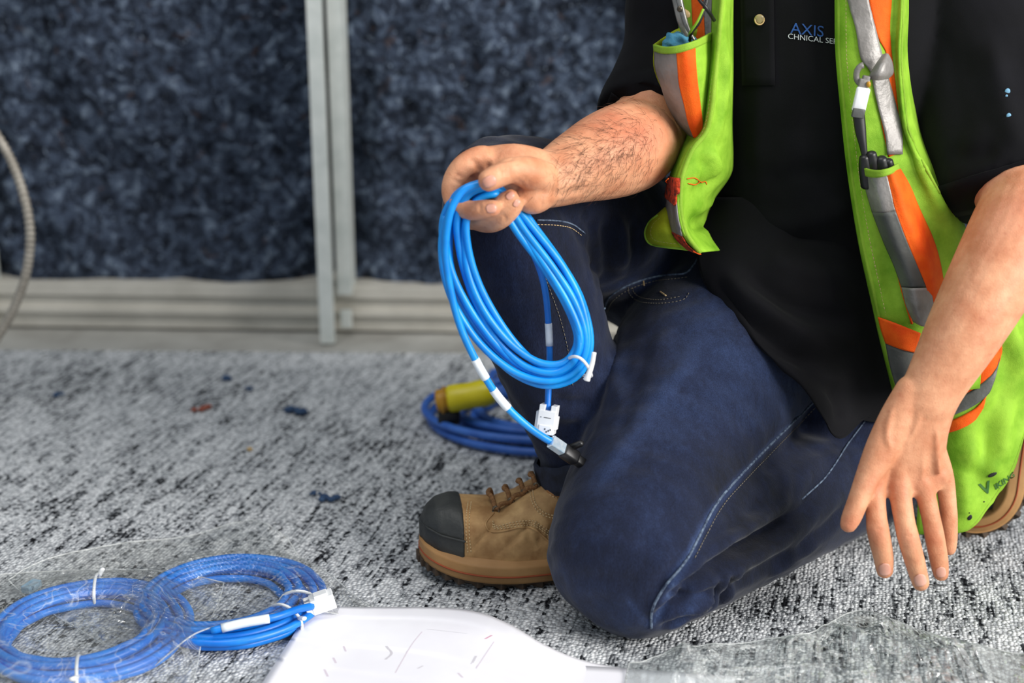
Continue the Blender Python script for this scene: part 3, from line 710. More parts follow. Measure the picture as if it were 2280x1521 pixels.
# sleeve hems and placket
decal('sleeve_hem', [(2080, 418), (2175, 388), (2300, 350)], [(2128, 480), (2205, 462), (2310, 415)], ST, M['polo'], SH, .0015, 6, 20, .0016)
decal('sleeve_hem', [(1362, 205), (1420, 246), (1480, 268), (1530, 276)], [(1352, 228), (1408, 272), (1470, 295), (1535, 302)], ST, M['polo'], SH, .0012, 6, 20, .0014)
decal('placket', [(1650, -60), (1652, 60), (1655, 190)], [(1722, -60), (1724, 60), (1726, 190)], ST, M['polo'], SH, .0018, 6, 14, .0018)
bp = hit(ST, 1694, 45, .0055)
bt = ellip(bp, .0054, .0018, .0054, 18, 8, Matrix.Rotation(.25, 4, 'X')); btn = obj('button', bt, M['button'], SH)
th = np.linspace(0, 2*math.pi, 20)
obj('button_rim', tube([bp+Vector((math.cos(a)*.0047, -.0006+.0012*math.sin(a), math.sin(a)*.0047)) for a in th], .0008, 6), M['beige'], SH)
textmesh('AXIS', ST, M['logo_blue'], SH, 'lettering', (1760, 74), (34, 4), (1, -33), .0014, 1.05)
textmesh('CHNICAL SERVICES', ST, M['logo_white'], SH, 'lettering', (1754, 86), (18, 2.1), (0.5, -17), .0014, 1.0)
for (px, py, r) in [(2243, 204, .0028), (2246, 258, .0024), (2241, 214, .0013)]:
    h = hit(ST, px, py, .0003)
    if h is not None: obj('paint_spot', ellip(h, r, r*.3, r*1.1, 12, 6), M['paint_spot'], SH)

# ---- safety vest
VE = sheet('safety_vest', [  # back and shoulder part, mostly behind the arms
    [(1640, -150, 1.50), (1750, -210, 1.60), (1900, -210, 1.60), (2020, -150, 1.49)],
    [(1600, -230, 1.60), (1750, -240, 1.68), (1900, -240, 1.68), (2060, -230, 1.60)],
    [(1600, 0, 1.72), (1750, 0, 1.74), (1900, 0, 1.74), (2080, 0, 1.70)],
    [(1600, 400, 1.73), (1750, 400, 1.75), (1900, 400, 1.74), (2120, 400, 1.70)],
    [(1650, 700, 1.78), (1800, 760, 1.80), (1950, 760, 1.76), (2200, 700, 1.68)]], M['lime'], PER, 6, 6)
# holding-arm side: outer face, curled front edge, lining
PA = sheet('front_panel', [
    [(1500, -120, 1.50), (1555, -120, 1.465), (1598, -120, 1.445), (1614, -120, 1.43), (1622, -120, 1.443), (1634, -120, 1.49)],
    [(1510, 30, 1.49), (1550, 30, 1.455), (1586, 30, 1.435), (1606, 30, 1.415), (1622, 30, 1.435), (1632, 30, 1.49)],
    [(1520, 160, 1.49), (1552, 160, 1.45), (1578, 160, 1.43), (1593, 160, 1.41), (1622, 160, 1.432), (1632, 160, 1.48)],
    [(1535, 270, 1.48), (1550, 275, 1.45), (1564, 280, 1.425), (1577, 282, 1.405), (1620, 275, 1.43), (1630, 275, 1.48)],
    [(1508, 345, 1.46), (1520, 340, 1.435), (1530, 337, 1.41), (1541, 335, 1.395), (1608, 345, 1.425), (1632, 350, 1.48)],
    [(1492, 392, 1.45), (1499, 392, 1.43), (1508, 393, 1.405), (1519, 394, 1.385), (1590, 405, 1.42), (1626, 390, 1.475)],
    [(1484, 430, 1.45), (1492, 432, 1.425), (1502, 436, 1.40), (1513, 440, 1.38), (1560, 455, 1.432), (1592, 440, 1.49)],
    [(1482, 475, 1.45), (1492, 478, 1.42), (1504, 482, 1.395), (1516, 486, 1.375), (1545, 490, 1.438), (1574, 480, 1.49)],
    [(1470, 520, 1.44), (1495, 522, 1.415), (1514, 524, 1.392), (1529, 525, 1.378), (1550, 522, 1.418), (1572, 512, 1.455)],
    [(1468, 548, 1.43), (1515, 553, 1.41), (1542, 558, 1.395), (1558, 562, 1.385), (1580, 560, 1.40), (1602, 558, 1.43)]], M['lime'], VE, 8, 8)
crease(PA.data, [([(1575, 330), (1590, 360), (1600, 400)], -.005, .007), ([(1560, 345), (1570, 380), (1560, 420)], .004, .007), ([(1612, 60), (1614, 160), (1608, 260), (1590, 320)], -.004, .005), ([(1535, 425), (1570, 418), (1612, 385)], .006, .009), ([(1525, 462), (1560, 460), (1590, 440)], -.005, .009), ([(1600, 100), (1606, 200), (1604, 300)], .004, .006), ([(1540, 505), (1560, 498), (1575, 490)], .004, .006)])
TA = bvh(PA.data)
seam('edge_binding', [(1612, -60), (1605, 30), (1593, 160), (1577, 282), (1541, 335), (1519, 394), (1514, 440), (1517, 486), (1530, 525), (1558, 562)], TA, M['lime_edge'], VE, .0028, .0002)
stitches('binding_stitch', [(1601, 30), (1588, 160), (1571, 280), (1534, 336)], TA, M['stitch'], VE, .004, .0026, .0004)
decal('orange_tape', [(1540, -60), (1546, 60), (1552, 110)], [(1566, -60), (1571, 60), (1575, 110)], TA, M['orange'], VE, .0015)
decal('silver_tape', [(1567, -60), (1572, 60), (1576, 110)], [(1588, -60), (1586, 60), (1584, 110)], TA, M['silver'], VE, .0015)
decal('torn_tape', [(1494, 394), (1486, 430), (1486, 440)], [(1514, 398), (1509, 440), (1508, 458)], TA, M['orange_torn'], VE, .0025)
decal('silver_tape', [(1487, 438), (1486, 480), (1494, 512)], [(1508, 450), (1513, 490), (1524, 530)], TA, M['silver'], VE, .0018)
decal('torn_tape', [(1500, 515), (1512, 533), (1535, 553)], [(1523, 524), (1535, 542), (1556, 561)], TA, M['orange_torn'], VE, .0025)
FL = sheet('corner_flap', [
    [(1496, 466, 1.435), (1486, 460, 1.44), (1474, 468, 1.445), (1466, 478, 1.45)],
    [(1500, 490, 1.425), (1480, 480, 1.425), (1458, 486, 1.435), (1447, 492, 1.45)],
    [(1508, 518, 1.42), (1484, 510, 1.405), (1452, 512, 1.425), (1436, 516, 1.445)],
    [(1518, 540, 1.415), (1490, 532, 1.405), (1458, 534, 1.42), (1440, 536, 1.44)],
    [(1545, 558, 1.41), (1500, 552, 1.41), (1470, 548, 1.425), (1454, 545, 1.44)]], M['lime_dirty'], VE, 8, 8)
TF = bvh(FL.data)
seam('edge_binding', [(1466, 480), (1448, 494), (1438, 516), (1442, 535), (1458, 545), (1500, 551), (1542, 557)], TF, M['lime_edge'], VE, .0016)
stitches('binding_stitch', [(1470, 486), (1455, 500), (1450, 518), (1456, 532), (1475, 538), (1510, 543)], TF, M['stitch'], VE, .004, .0026, .0003)
# torn thread ends
for a_ in [[(1528, 398), (1545, 396), (1560, 404), (1568, 402), (1572, 410)], [(1530, 408), (1545, 410), (1556, 404)], [(1543, 560), (1556, 566), (1561, 566)], [(1488, 398), (1482, 404), (1486, 408)]]:
    q = [P(x, y, 1.372+.02*i) for i, (x, y) in enumerate(a_)] if a_[0][0] < 1500 else (trace(TA, a_, .0012, 5) or [P(x, y, 1.38) for x, y in a_])
    if len(q) > 2: obj('loose_thread', tube(q, .0005, 5), M['orange'], VE)
# chest pocket with its striped front, sagging open
def pocket(cols_front, cols_back, mats, rim_m):
    k = 0
    for (nm, mt, cl) in mats: sheet(nm, cl, mt, VE, 8, 8, .0012)
sheet('pocket_front', [
    [(1457, 112, 1.43), (1478, 118, 1.405), (1505, 117, 1.395)],
    [(1461, 150, 1.43), (1481, 155, 1.408), (1509, 152, 1.397)],
    [(1474, 190, 1.435), (1490, 195, 1.413), (1514, 190, 1.402)],
    [(1487, 235, 1.44), (1505, 240, 1.42), (1525, 235, 1.407)],
    [(1507, 275, 1.445), (1520, 280, 1.428), (1533, 275, 1.414)],
    [(1530, 302, 1.45), (1538, 306, 1.437), (1545, 308, 1.425)]], M['silver'], VE, 10, 8, .0012, wob=.0009)
sheet('pocket_front', [
    [(1504, 114, 1.395), (1525, 109, 1.393), (1546, 102, 1.40)],
    [(1508, 150, 1.397), (1528, 146, 1.395), (1548, 142, 1.40)],
    [(1513, 190, 1.402), (1534, 186, 1.40), (1553, 182, 1.403)],
    [(1524, 235, 1.407), (1542, 232, 1.405), (1560, 228, 1.407)],
    [(1532, 275, 1.414), (1548, 276, 1.412), (1565, 270, 1.413)],
    [(1544, 308, 1.425), (1553, 308, 1.42), (1562, 304, 1.42)]], M['orange'], VE, 8, 8, .0012, wob=.0006)
sheet('pocket_front', [
    [(1545, 102, 1.40), (1564, 96, 1.41), (1582, 88, 1.43)],
    [(1547, 142, 1.40), (1566, 136, 1.41), (1583, 130, 1.43)],
    [(1552, 182, 1.403), (1568, 180, 1.412), (1580, 176, 1.43)],
    [(1559, 228, 1.407), (1568, 228, 1.415), (1575, 226, 1.43)],
    [(1564, 268, 1.413), (1568, 268, 1.42), (1572, 266, 1.43)]], M['lime'], VE, 8, 8, .0012)
sheet('pocket_rim', [
    [(1456, 99, 1.43), (1480, 104, 1.403), (1510, 101, 1.392), (1548, 90, 1.397), (1584, 72, 1.43)],
    [(1457, 114, 1.43), (1480, 120, 1.403), (1510, 118, 1.392), (1548, 106, 1.397), (1583, 90, 1.43)]], M['lime_edge'], VE, 8, 4, .0022)
sheet('pocket_back', [
    [(1456, 99, 1.43), (1480, 82, 1.445), (1512, 63, 1.45), (1548, 64, 1.45), (1584, 72, 1.432)],
    [(1462, 170, 1.435), (1485, 170, 1.45), (1515, 160, 1.452), (1548, 150, 1.452), (1582, 140, 1.434)],
    [(1530, 300, 1.45), (1538, 300, 1.455), (1545, 300, 1.455), (1555, 300, 1.45), (1565, 300, 1.435)]], M['lime_dirty'], VE, 8, 8, .0012)
# hanging-arm side panel
PB = sheet('front_panel', [
    [(1858, -130, 1.50), (1870, -130, 1.452), (1940, -130, 1.435), (1998, -130, 1.44), (2010, -130, 1.437), (2022, -130, 1.49)],
    [(1858, 20, 1.49), (1868, 20, 1.437), (1930, 20, 1.425), (1992, 20, 1.43), (2010, 20, 1.425), (2024, 20, 1.48)],
    [(1860, 130, 1.48), (1870, 130, 1.43), (1930, 130, 1.415), (1988, 130, 1.425), (2005, 130, 1.418), (2024, 130, 1.475)],
    [(1874, 280, 1.46), (1885, 280, 1.42), (1950, 280, 1.405), (2004, 280, 1.415), (2019, 280, 1.408), (2045, 280, 1.46)],
    [(1889, 400, 1.45), (1899, 400, 1.41), (1975, 400, 1.395), (2040, 390, 1.40), (2066, 390, 1.40), (2090, 385, 1.45)],
    [(1912, 540, 1.44), (1922, 540, 1.40), (2000, 540, 1.385), (2080, 520, 1.395), (2132, 515, 1.41), (2150, 510, 1.45)],
    [(1938, 660, 1.43), (1948, 660, 1.392), (2030, 665, 1.38), (2110, 650, 1.395), (2150, 640, 1.41), (2170, 630, 1.45)],
    [(1958, 750, 1.43), (1968, 750, 1.39), (2040, 755, 1.38), (2120, 745, 1.395), (2170, 735, 1.41), (2190, 730, 1.45)],
    [(1988, 870, 1.43), (1998, 870, 1.39), (2060, 875, 1.385), (2130, 870, 1.395), (2180, 865, 1.41), (2200, 860, 1.45)]], M['lime'], VE, 8, 8)
crease(PB.data, [([(1905, 180), (1920, 320), (1940, 460), (1965, 600)], -.004, .008), ([(1950, 480), (1970, 580), (1995, 690)], .004, .008), ([(2040, 340), (2070, 420), (2110, 500)], -.005, .009), ([(2015, 230), (2035, 310), (2075, 400)], .004, .008), ([(1935, 560), (1955, 640), (1975, 720)], -.003, .006)])
TB = bvh(PB.data)
seam('edge_binding', [(1869, -60), (1869, 60), (1871, 130), (1886, 280), (1900, 400), (1923, 540), (1949, 660), (1969, 750), (1998, 865)], TB, M['lime_edge'], VE, .0024, .0002)
stitches('binding_stitch', [(1884, 0), (1886, 130), (1901, 280), (1915, 400), (1938, 540), (1963, 660), (1975, 710)], TB, M['stitch'], VE, .004, .0026, .0004)
seam('edge_binding', [(2010, -60), (2009, 30), (2005, 130), (2012, 220), (2022, 290), (2048, 350), (2090, 430)], TB, M['lime_edge'], VE, .0018, .0004)
decal('orange_tape', [(1928, -60), (1932, 0), (1952, 80), (1972, 120), (1960, 150), (1958, 250), (1978, 350)], [(1984, -60), (1984, 0), (1980, 60), (1984, 120), (1992, 170), (2000, 250), (2005, 340)], TB, M['orange'], VE, .0012, 6, 24)
decal('silver_tape', [(1876, -60), (1888, 0), (1906, 70), (1916, 130), (1936, 160), (1950, 230), (1968, 300), (1974, 345)], [(1926, -60), (1933, 0), (1948, 70), (1962, 128), (1976, 180), (1990, 230), (2004, 290), (2007, 345)], TB, M['silver'], VE, .0026, 8, 30)
# knotted strip of tape
sheet('tape_loop', [[(1966, 122, 1.405), (1975, 120, 1.40), (1980, 126, 1.402)], [(1950, 145, 1.396), (1966, 142, 1.388), (1986, 140, 1.398)], [(1938, 165, 1.392), (1960, 164, 1.384), (1988, 162, 1.398)], [(1934, 176, 1.395), (1955, 178, 1.388), (1978, 174, 1.398)]], M['silver'], VE, 8, 8, .0016)
# pen pocket with striped front
sheet('pocket_front', [
    [(1917, 384, 1.393), (1944, 392, 1.370), (1974, 386, 1.366)],
    [(1930, 430, 1.388), (1956, 434, 1.366), (1984, 428, 1.362)],
    [(1942, 472, 1.386), (1966, 474, 1.362), (1994, 470, 1.360)]], M['silver'], VE, 8, 8, .0012)
sheet('pocket_front', [
    [(1942, 472, 1.3855), (1966, 474, 1.3615), (1994, 470, 1.3595)],
    [(1968, 540, 1.382), (1992, 540, 1.361), (2018, 534, 1.358)],
    [(1990, 590, 1.380), (2014, 592, 1.361), (2040, 586, 1.359)],
    [(2008, 640, 1.378), (2034, 642, 1.363), (2062, 638, 1.362)]], M['silver_dark'], VE, 8, 8, .0012)
sheet('pocket_front', [
    [(1973, 387, 1.366), (1986, 380, 1.366), (2002, 372, 1.382)],
    [(1984, 430, 1.362), (2004, 424, 1.362), (2026, 414, 1.385)],
    [(1994, 471, 1.360), (2018, 466, 1.362), (2046, 462, 1.388)],
    [(2018, 535, 1.358), (2046, 532, 1.362), (2076, 528, 1.390)],
    [(2040, 586, 1.359), (2066, 584, 1.364), (2092, 580, 1.390)],
    [(2062, 640, 1.362), (2080, 640, 1.366), (2102, 640, 1.390)],
    [(2074, 690, 1.366), (2088, 690, 1.368), (2104, 690, 1.390)]], M['orange'], VE, 8, 8, .0012)
sheet('pocket_rim', [
    [(1914, 366, 1.393), (1930, 376, 1.374), (1955, 379, 1.362), (1980, 374, 1.362), (1999, 364, 1.382)],
    [(1917, 385, 1.393), (1933, 393, 1.374), (1957, 395, 1.362), (1982, 388, 1.362), (2003, 376, 1.382)]], M['lime_edge'], VE, 8, 4, .002)
sheet('silver_tape', [[(2008, 640, 1.376), (2034, 642, 1.360), (2072, 640, 1.364)], [(2018, 680, 1.374), (2044, 690, 1.360), (2080, 690, 1.364)], [(2034, 716, 1.374), (2054, 726, 1.362), (2082, 730, 1.366)]], M['silver'], VE, 8, 8, .0014)
sheet('orange_tape', [[(1955, 706, 1.388), (2000, 722, 1.372), (2050, 742, 1.368)], [(1962, 735, 1.386), (2005, 752, 1.370), (2045, 765, 1.368)], [(1972, 764, 1.386), (2008, 778, 1.370), (2040, 786, 1.368)]], M['orange'], VE, 8, 6, .0014)
sheet('silver_tape', [[(1972, 764, 1.387), (2008, 778, 1.3715), (2060, 790, 1.370)], [(1982, 815, 1.386), (2015, 825, 1.372), (2060, 835, 1.37)], [(1995, 860, 1.386), (2020, 866, 1.374), (2060, 870, 1.372)]], M['silver_dark'], VE, 8, 6, .0014)
seam('orange_piping', [(1975, 470), (1990, 560), (2010, 650), (2030, 720)], TB, M['orange'], VE, .0012, .001)
# side and back hem hanging beside the hand
PC = sheet('side_panel', [
    [(2130, 560, 1.47), (2200, 560, 1.45), (2270, 570, 1.455), (2340, 580, 1.50)],
    [(2110, 700, 1.45), (2190, 700, 1.435), (2280, 690, 1.445), (2370, 690, 1.50)],
    [(2090, 830, 1.435), (2170, 830, 1.42), (2260, 820, 1.42), (2350, 820, 1.46)],
    [(2075, 930, 1.425), (2140, 935, 1.408), (2215, 930, 1.41), (2300, 905, 1.44)],
    [(2055, 1020, 1.42), (2125, 1030, 1.400), (2195, 1020, 1.40), (2272, 1005, 1.415)],
    [(2045, 1110, 1.415), (2120, 1112, 1.395), (2180, 1098, 1.395), (2248, 1062, 1.408)],
    [(2040, 1190, 1.41), (2125, 1188, 1.392), (2168, 1172, 1.392), (2210, 1120, 1.402)]], M['lime'], VE, 10, 10)
crease(PC.data, [([(2230, 640), (2250, 740), (2290, 840)], -.008, .010), ([(2200, 900), (2195, 1000), (2160, 1090)], .006, .012), ([(2150, 980), (2185, 1040), (2230, 1030)], -.006, .012), ([(2240, 880), (2235, 960), (2225, 1040)], -.005, .010), ([(2135, 1040), (2150, 1100), (2140, 1160)], -.005, .010), ([(2260, 760), (2240, 860), (2215, 940)], .005, .012)])
TC = bvh(PC.data)
decal('orange_tape', [(2232, 742), (2200, 800), (2150, 846), (2100, 870)], [(2230, 782), (2212, 828), (2166, 868), (2110, 896)], TC, M['orange'], VE, .0018, 5, 24)
decal('silver_tape', [(2224, 796), (2208, 832), (2164, 870), (2100, 900)], [(2212, 846), (2196, 880), (2156, 910), (2100, 935)], TC, M['silver_dark'], VE, .0022, 6, 24)
decal('orange_tape', [(2196, 878), (2176, 904), (2146, 924), (2100, 945)], [(2188, 906), (2166, 938), (2136, 956), (2100, 968)], TC, M['orange'], VE, .0018, 5, 24)
textmesh('V', TC, M['logo_green'], VE, 'lettering', (2186, 1102), (34, -13), (-10, -30), .0014, 1.15, .03)
textmesh('IKING', TC, M['logo_green'], VE, 'lettering', (2215, 1090), (17, -11), (-5, -17), .0014, 1.0, .02)
for (px, py, a_, b_, rt) in [(2209, 1056, .0052, .0022, -.5), (2158, 1151, .0026, .0034, .2), (2190, 1117, .0009, .0009, 0), (2157, 1141, .0007, .0007, 0)]:
    h = hit(TC, px, py, .0012)
    if h is not None: obj('hole', ellip(h, a_, .0006, b_, 12, 6, Matrix.Rotation(rt, 4, 'Y')), M['dark'], VE)
seam('edge_binding', [(2288, 940), (2266, 1008), (2243, 1060), (2205, 1116), (2166, 1169), (2127, 1186)], TC, M['lime_edge'], VE, .001, .0002)
# ---- work boots, built in their own frame: toe tip at 0, heel at x = -0.30
SOL = [(0.0, .004), (-.006, .022), (-.02, .038), (-.045, .050), (-.09, .056), (-.13, .054), (-.17, .047), (-.21, .043), (-.25, .043), (-.28, .036), (-.294, .022), (-.30, .004)]
SX = np.array([s[0] for s in SOL]); SW = np.array([s[1] for s in SOL])
def halfw(x): return float(np.interp(-x, -SX, SW))
def outline(k=0.0, n=64):
    a = spline(np.array([(x, w) for x, w in SOL]), 6)
    top = [(x, max(w+k, .001)) for x, w in a]; bot = [(x, -max(w+k, .001)) for x, w in a[::-1]]
    return np.array(top+bot[1:-1])
def spring(x): return .016*max(0, (x+.10)/.10)**2
def slab(k0, z0, k1, z1, lo_spring=True):
    rings = []
    for k, z in ((k0, z0), (k0-.0005+(k1-k0)*.15, z0+(z1-z0)*.12), (k1, z0+(z1-z0)*.85), (k1-.0015, z1)):
        o = outline(k); rings.append(np.array([(x+(.003 if x > -.15 else -.003)*0, y, z+spring(x)) for x, y in o]))
    return skin_rings(rings, len(rings[0]))
def upper_ring(x, w, h, base=.02, n=30, e=.62):
    th = np.linspace(0, math.pi, n)
    c, s = np.cos(th), np.sin(th)
    y = w*np.sign(c)*np.abs(c)**e; z = base+(h-base)*np.abs(s)**e
    return np.stack([np.full(n, x), y, z+spring(x)], 1)
HT = [(-.002, .046), (-.008, .060), (-.018, .070), (-.034, .077), (-.06, .077), (-.087, .077), (-.105, .084), (-.128, .097), (-.15, .102), (-.18, .104), (-.23, .104), (-.27, .10), (-.292, .085)]
def upper(x0, x1, off, n=26):
    rings = []
    hx = np.array([h[0] for h in HT]); hz = np.array([h[1] for h in HT])
    for x in np.linspace(x0, x1, n):
        w = halfw(x)-.006+off; rings.append(upper_ring(x, max(w, .006), float(np.interp(-x, -hx, hz))+off))
    return skin_rings(rings, 30)
def bend(me, s0=.026, R=.076, amax=1.5):
    """toes flat on the ground, rest of the boot turned up behind them"""
    c = coords(me); s_ = -c[:, 0]; ph = np.clip((s_-s0)/R, 0, amax); ex = np.clip(s_-s0-R*amax, 0, None); st = np.minimum(s_, s0)
    X = st+R*np.sin(ph)+ex*math.cos(amax); Z = R*(1-np.cos(ph))+ex*math.sin(amax)
    z = np.where(c[:, 2] > .03, .03+(c[:, 2]-.03)*.62, c[:, 2]); z = np.where(s_ > .17, c[:, 2], z)
    setco(me, np.stack([-(X-z*np.sin(ph)), c[:, 1], Z+z*np.cos(ph)], 1))
def make_boot(name, label, mat4, detail, bent=False, cap_len=.046):
    root = bpy.data.objects.new(name, None); COL.objects.link(root); root.empty_display_size = .05; root['label'] = label
    root.matrix_basis = mat4
    root.parent = PER; root.matrix_parent_inverse = PER.matrix_basis.inverted()
    def add(nm, me, m):
        if bent: bend(me)
        o = bpy.data.objects.new(nm, me); COL.objects.link(o); me.materials.clear(); me.materials.append(m); o.parent = root; return o
    # upper with shaft
    parts = [upper(-.008, -.290, 0, 40)]
    parts.append(loft([((-.215, 0, .06), .066, .044), ((-.216, 0, .085), .060, .043), ((-.212, 0, .098), .054, .041), ((-.210, 0, .108), .050, .040)], (0, 1, 0), 30, 6, .2))
    me = union('upper', parts, .0032, 6)
    if detail:   # flex creases over the ball of the foot
        co = coords(me); nr = normals(me); d = np.zeros(len(co))
        for k in range(7):
            x0 = -.088-.011*k; ph = k*1.3
            line = (co[:, 0]-x0)-.020*np.sin(co[:, 2]*40+ph)-(.075-co[:, 2])*(.5-.12*k)
            d += -.0030*np.exp(-(line/.0028)**2)*np.clip((.085-co[:, 2])/.02, 0, 1)*np.clip((co[:, 2]-.042)/.01, 0, 1)*(np.abs(co[:, 1]) > .02)
        setco(me, co+nr*d[:, None])
    up = add('upper', me, M['leather'])
    # rubber toe cap
    cap = union('toe_cap', [upper(-.0005, -cap_len, .0022, 30)], .0022, 3); add('toe_cap', cap, M['rubber_black'])
    # ridge around the cap
    rg = [(x-.002, (halfw(x)-.0022), .050+spring(x)-.10*(x+.04)) for x in np.linspace(-.044, -.0008, 20)]
    rg += [(x, -y, z) for x, y, z in rg[::-1]]
    add('toe_ridge', mesh('toe_ridge', tube(spline(rg, 2), .0013, 6)), M['rubber_black'])
    add('midsole', mesh('midsole', slab(.001, .008, .0035, .029)), M['sole'])
    add('welt_line', mesh('welt_line', tube([(x, y, .0165+spring(x)) for x, y in outline(.0024)]+[(outline(.0024)[0][0], outline(.0024)[0][1], .0165+spring(0))], .0010, 6)), M['red_line'])
    add('outsole', mesh('outsole', slab(-.004, .003, -.001, .010)), M['sole_dark'])
    lug = mesh('tread_lug', box((0, 0, 0), .008, .012, .009, .001), False)
    oo = outline(-.0065); 
    for k in range(2, len(oo), 3):
        x, y = oo[k]
        if bent:
            add('tread_lug', mesh('tread_lug', box((x, y, .0047+spring(x)), .008, .012, .009, .001, Matrix.Rotation(math.atan2(y, x+.15), 3, 'Z')), False), M['sole_dark']); continue
        o = add('tread_lug', lug, M['sole_dark']); o.location = (x, y, .0047+spring(x)); o.rotation_euler = (0, 0, math.atan2(y, x+.15))
    return root, me, cap, add
ang = math.radians(180+7)
boR = Matrix.Translation((-.100, 1.392, 0)) @ Matrix.Rotation(ang, 4, 'Z')
bR, upR, capR, addR = make_boot('work_boot', 'tan work boot with black rubber toe, flat on carpet', boR, True)
def world_tree(me, Mx):
    c = [Mx @ v.co for v in me.vertices]; return BVHTree.FromPolygons(c, [list(p.vertices) for p in me.polygons])
UT = world_tree(upR, boR); iR = boR.inverted()
def bl(L): return [iR @ p for p in L]
def bseam(nm, poly, m, r, off=.0004):
    L = trace(UT, poly, off, 8)
    if len(L) > 2: addR(nm, mesh(nm, tube(bl(L), r, 7)), m)
def bst(nm, poly, m, step=.0036, ln=.0024, r=.0007):
    L = trace(UT, poly, .0004, 12)
    if len(L) < 3: return
    A = np.array([list(p) for p in bl(L)]); s = np.concatenate([[0], np.cumsum(np.linalg.norm(np.diff(A, axis=0), axis=1))])
    at = lambda q: np.array([np.interp(q, s, A[:, k]) for k in range(3)])
    ps = []; q = 0
    while q+ln < s[-1]: ps.append(tube([at(q), at(q+ln/2), at(q+ln)], r, 5)); q += step
    addR(nm, mesh(nm, join(ps)), m)
for k in range(2): bst('stitching', [(1042+k*7, 1118), (1038+k*7, 1150), (1038+k*7, 1190), (1042+k*7, 1232)], M['stitch'])
bseam('panel_edge', [(1100, 1142), (1084, 1160), (1082, 1172), (1094, 1184), (1125, 1182), (1160, 1174), (1190, 1178), (1225, 1208), (1250, 1228)], M['leather'], .0011)
for k in range(3): bst('stitching', [(1096, 1160+k*6), (1106, 1172+k*3), (1140, 1164+k*5), (1170, 1160+k*5), (1192, 1162+k*5), (1230, 1188+k*5)], M['stitch'])
for k in range(2): bst('stitching', [(1180+k*6, 1090), (1186+k*6, 1120), (1204+k*5, 1144-k*4), (1235, 1154-k*6), (1262, 1146-k*6)], M['stitch'])
bseam('collar_edge', [(1214, 1076), (1224, 1096), (1245, 1104), (1275, 1092)], M['leather2'], .0024)
for k in range(2): bst('stitching', [(1216, 1082+k*6), (1226, 1096+k*7), (1246, 1102+k*7), (1272, 1090+k*7)], M['stitch'])
eye = [(1104, 1138), (1138, 1120), (1168, 1100), (1195, 1086)]
for i, (px, py) in enumerate(eye):
    h = hit(UT, px, py, .001)
    if h is None: continue
    c = iR @ h
    th = np.linspace(0, 2*math.pi, 16)
    addR('eyelet', mesh('eyelet', tube([c+Vector((math.cos(a)*.0032, .0004, math.sin(a)*.0046)) for a in th], .0013, 6)), M['metal'])
    far = c.copy(); far.y = -c.y; mid = Vector((c.x+.006, 0, c.z+.011))
    L = spline([list(c), list(c*.5+mid*.5+Vector((0, 0, .005))), list(mid), list(far*.5+mid*.5+Vector((0, 0, .005))), list(far)], 6)
    addR('lace', mesh('lace', tube(L, .0026, 7)), M['lace'])
    if i:
        pc = iR @ hit(UT, *eye[i-1], .002)
        L = spline([list(pc), list((pc+c)/2+Vector((.003, .002, .003))), list(c)], 6)
        addR('lace', mesh('lace', tube(L, .0026, 7)), M['lace'])
h = hit(UT, 1208, 1078, .002)
if h is not None:
    c = iR @ h
    addR('pull_loop', mesh('pull_loop', tube([c+Vector((math.cos(a)*.008, .001, math.sin(a)*.006)) for a in np.linspace(2.8, 6.6, 12)], .0018, 7)), M['lace_orange'])
# the kneeling foot: toes tucked, heel raised
boL = Matrix.Translation((.478, 1.512, 0)) @ Matrix.Rotation(math.radians(180-4), 4, 'Z')
make_boot('work_boot', 'tan work boot with raised heel, half hidden behind the lime vest hem', boL, False, True, .13)

# ================================================================ the coil of cable in the hand
def cable_thing(name, loc, label, cat, group=None): return empty(name, loc, label, cat, group)
OUT = [(1078, 404), (1022, 426), (986, 480), (979, 545), (990, 615), (1020, 690), (1070, 768), (1140, 832), (1220, 858), (1288, 834), (1316, 765), (1300, 670), (1258, 590), (1197, 510), (1150, 452), (1112, 420)]
INN = [(1100, 432), (1066, 446), (1045, 492), (1050, 560), (1068, 630), (1102, 700), (1148, 762), (1198, 802), (1244, 810), (1274, 788), (1282, 745), (1254, 680), (1206, 600), (1150, 518), (1122, 465), (1110, 440)]
YD = [1.306, 1.308, 1.306, 1.304, 1.302, 1.30, 1.298, 1.296, 1.296, 1.298, 1.302, 1.308, 1.314, 1.320, 1.324, 1.316]
NT = 8
blend = [0.0, .26, .52, .78, 1.0, .64, .38, .13]
layer = [0, 0, 0, 0, 0, 1, 1, 1]
CAB = cable_thing('network_cable', P(1150, 630, 1.305), 'coiled sky blue network cable gripped in the hand', 'cable')
path = []
NS = len(OUT)
for k in range(NT):
    b0, b1 = blend[k], blend[(k+1) % NT]
    for j in range(NS):
        t = j/NS; s = t*t*(3-2*t); b = b0*(1-s)+b1*s
        b = min(1.06, max(-.06, b+.09*math.sin(j*.9+k*2.3)))
        x = OUT[j][0]*(1-b)+INN[j][0]*b; y = OUT[j][1]*(1-b)+INN[j][1]*b
        path.append(P(x, y, YD[j]+.009*layer[k]+.0025*math.sin(k*2.4+j*.7)))
path = path[2:]           # ends are tucked inside the grip
obj('cable_jacket', tube(spline([list(p) for p in path], 6), .0036, 10), M['cable'], CAB)
t1 = [P(*q) for q in [(1070, 408, 1.292), (1030, 425, 1.288), (1002, 475, 1.284), (992, 560, 1.284), (1004, 650, 1.284), (1026, 730, 1.284), (1058, 800, 1.284), (1082, 843, 1.285), (1108, 882, 1.287), (1140, 918, 1.288), (1180, 953, 1.290), (1212, 975, 1.290), (1232, 986, 1.292)]]
t1s = spline([list(p) for p in t1], 8); obj('cable_jacket', tube(t1s, .0037, 10), M['cable'], CAB)
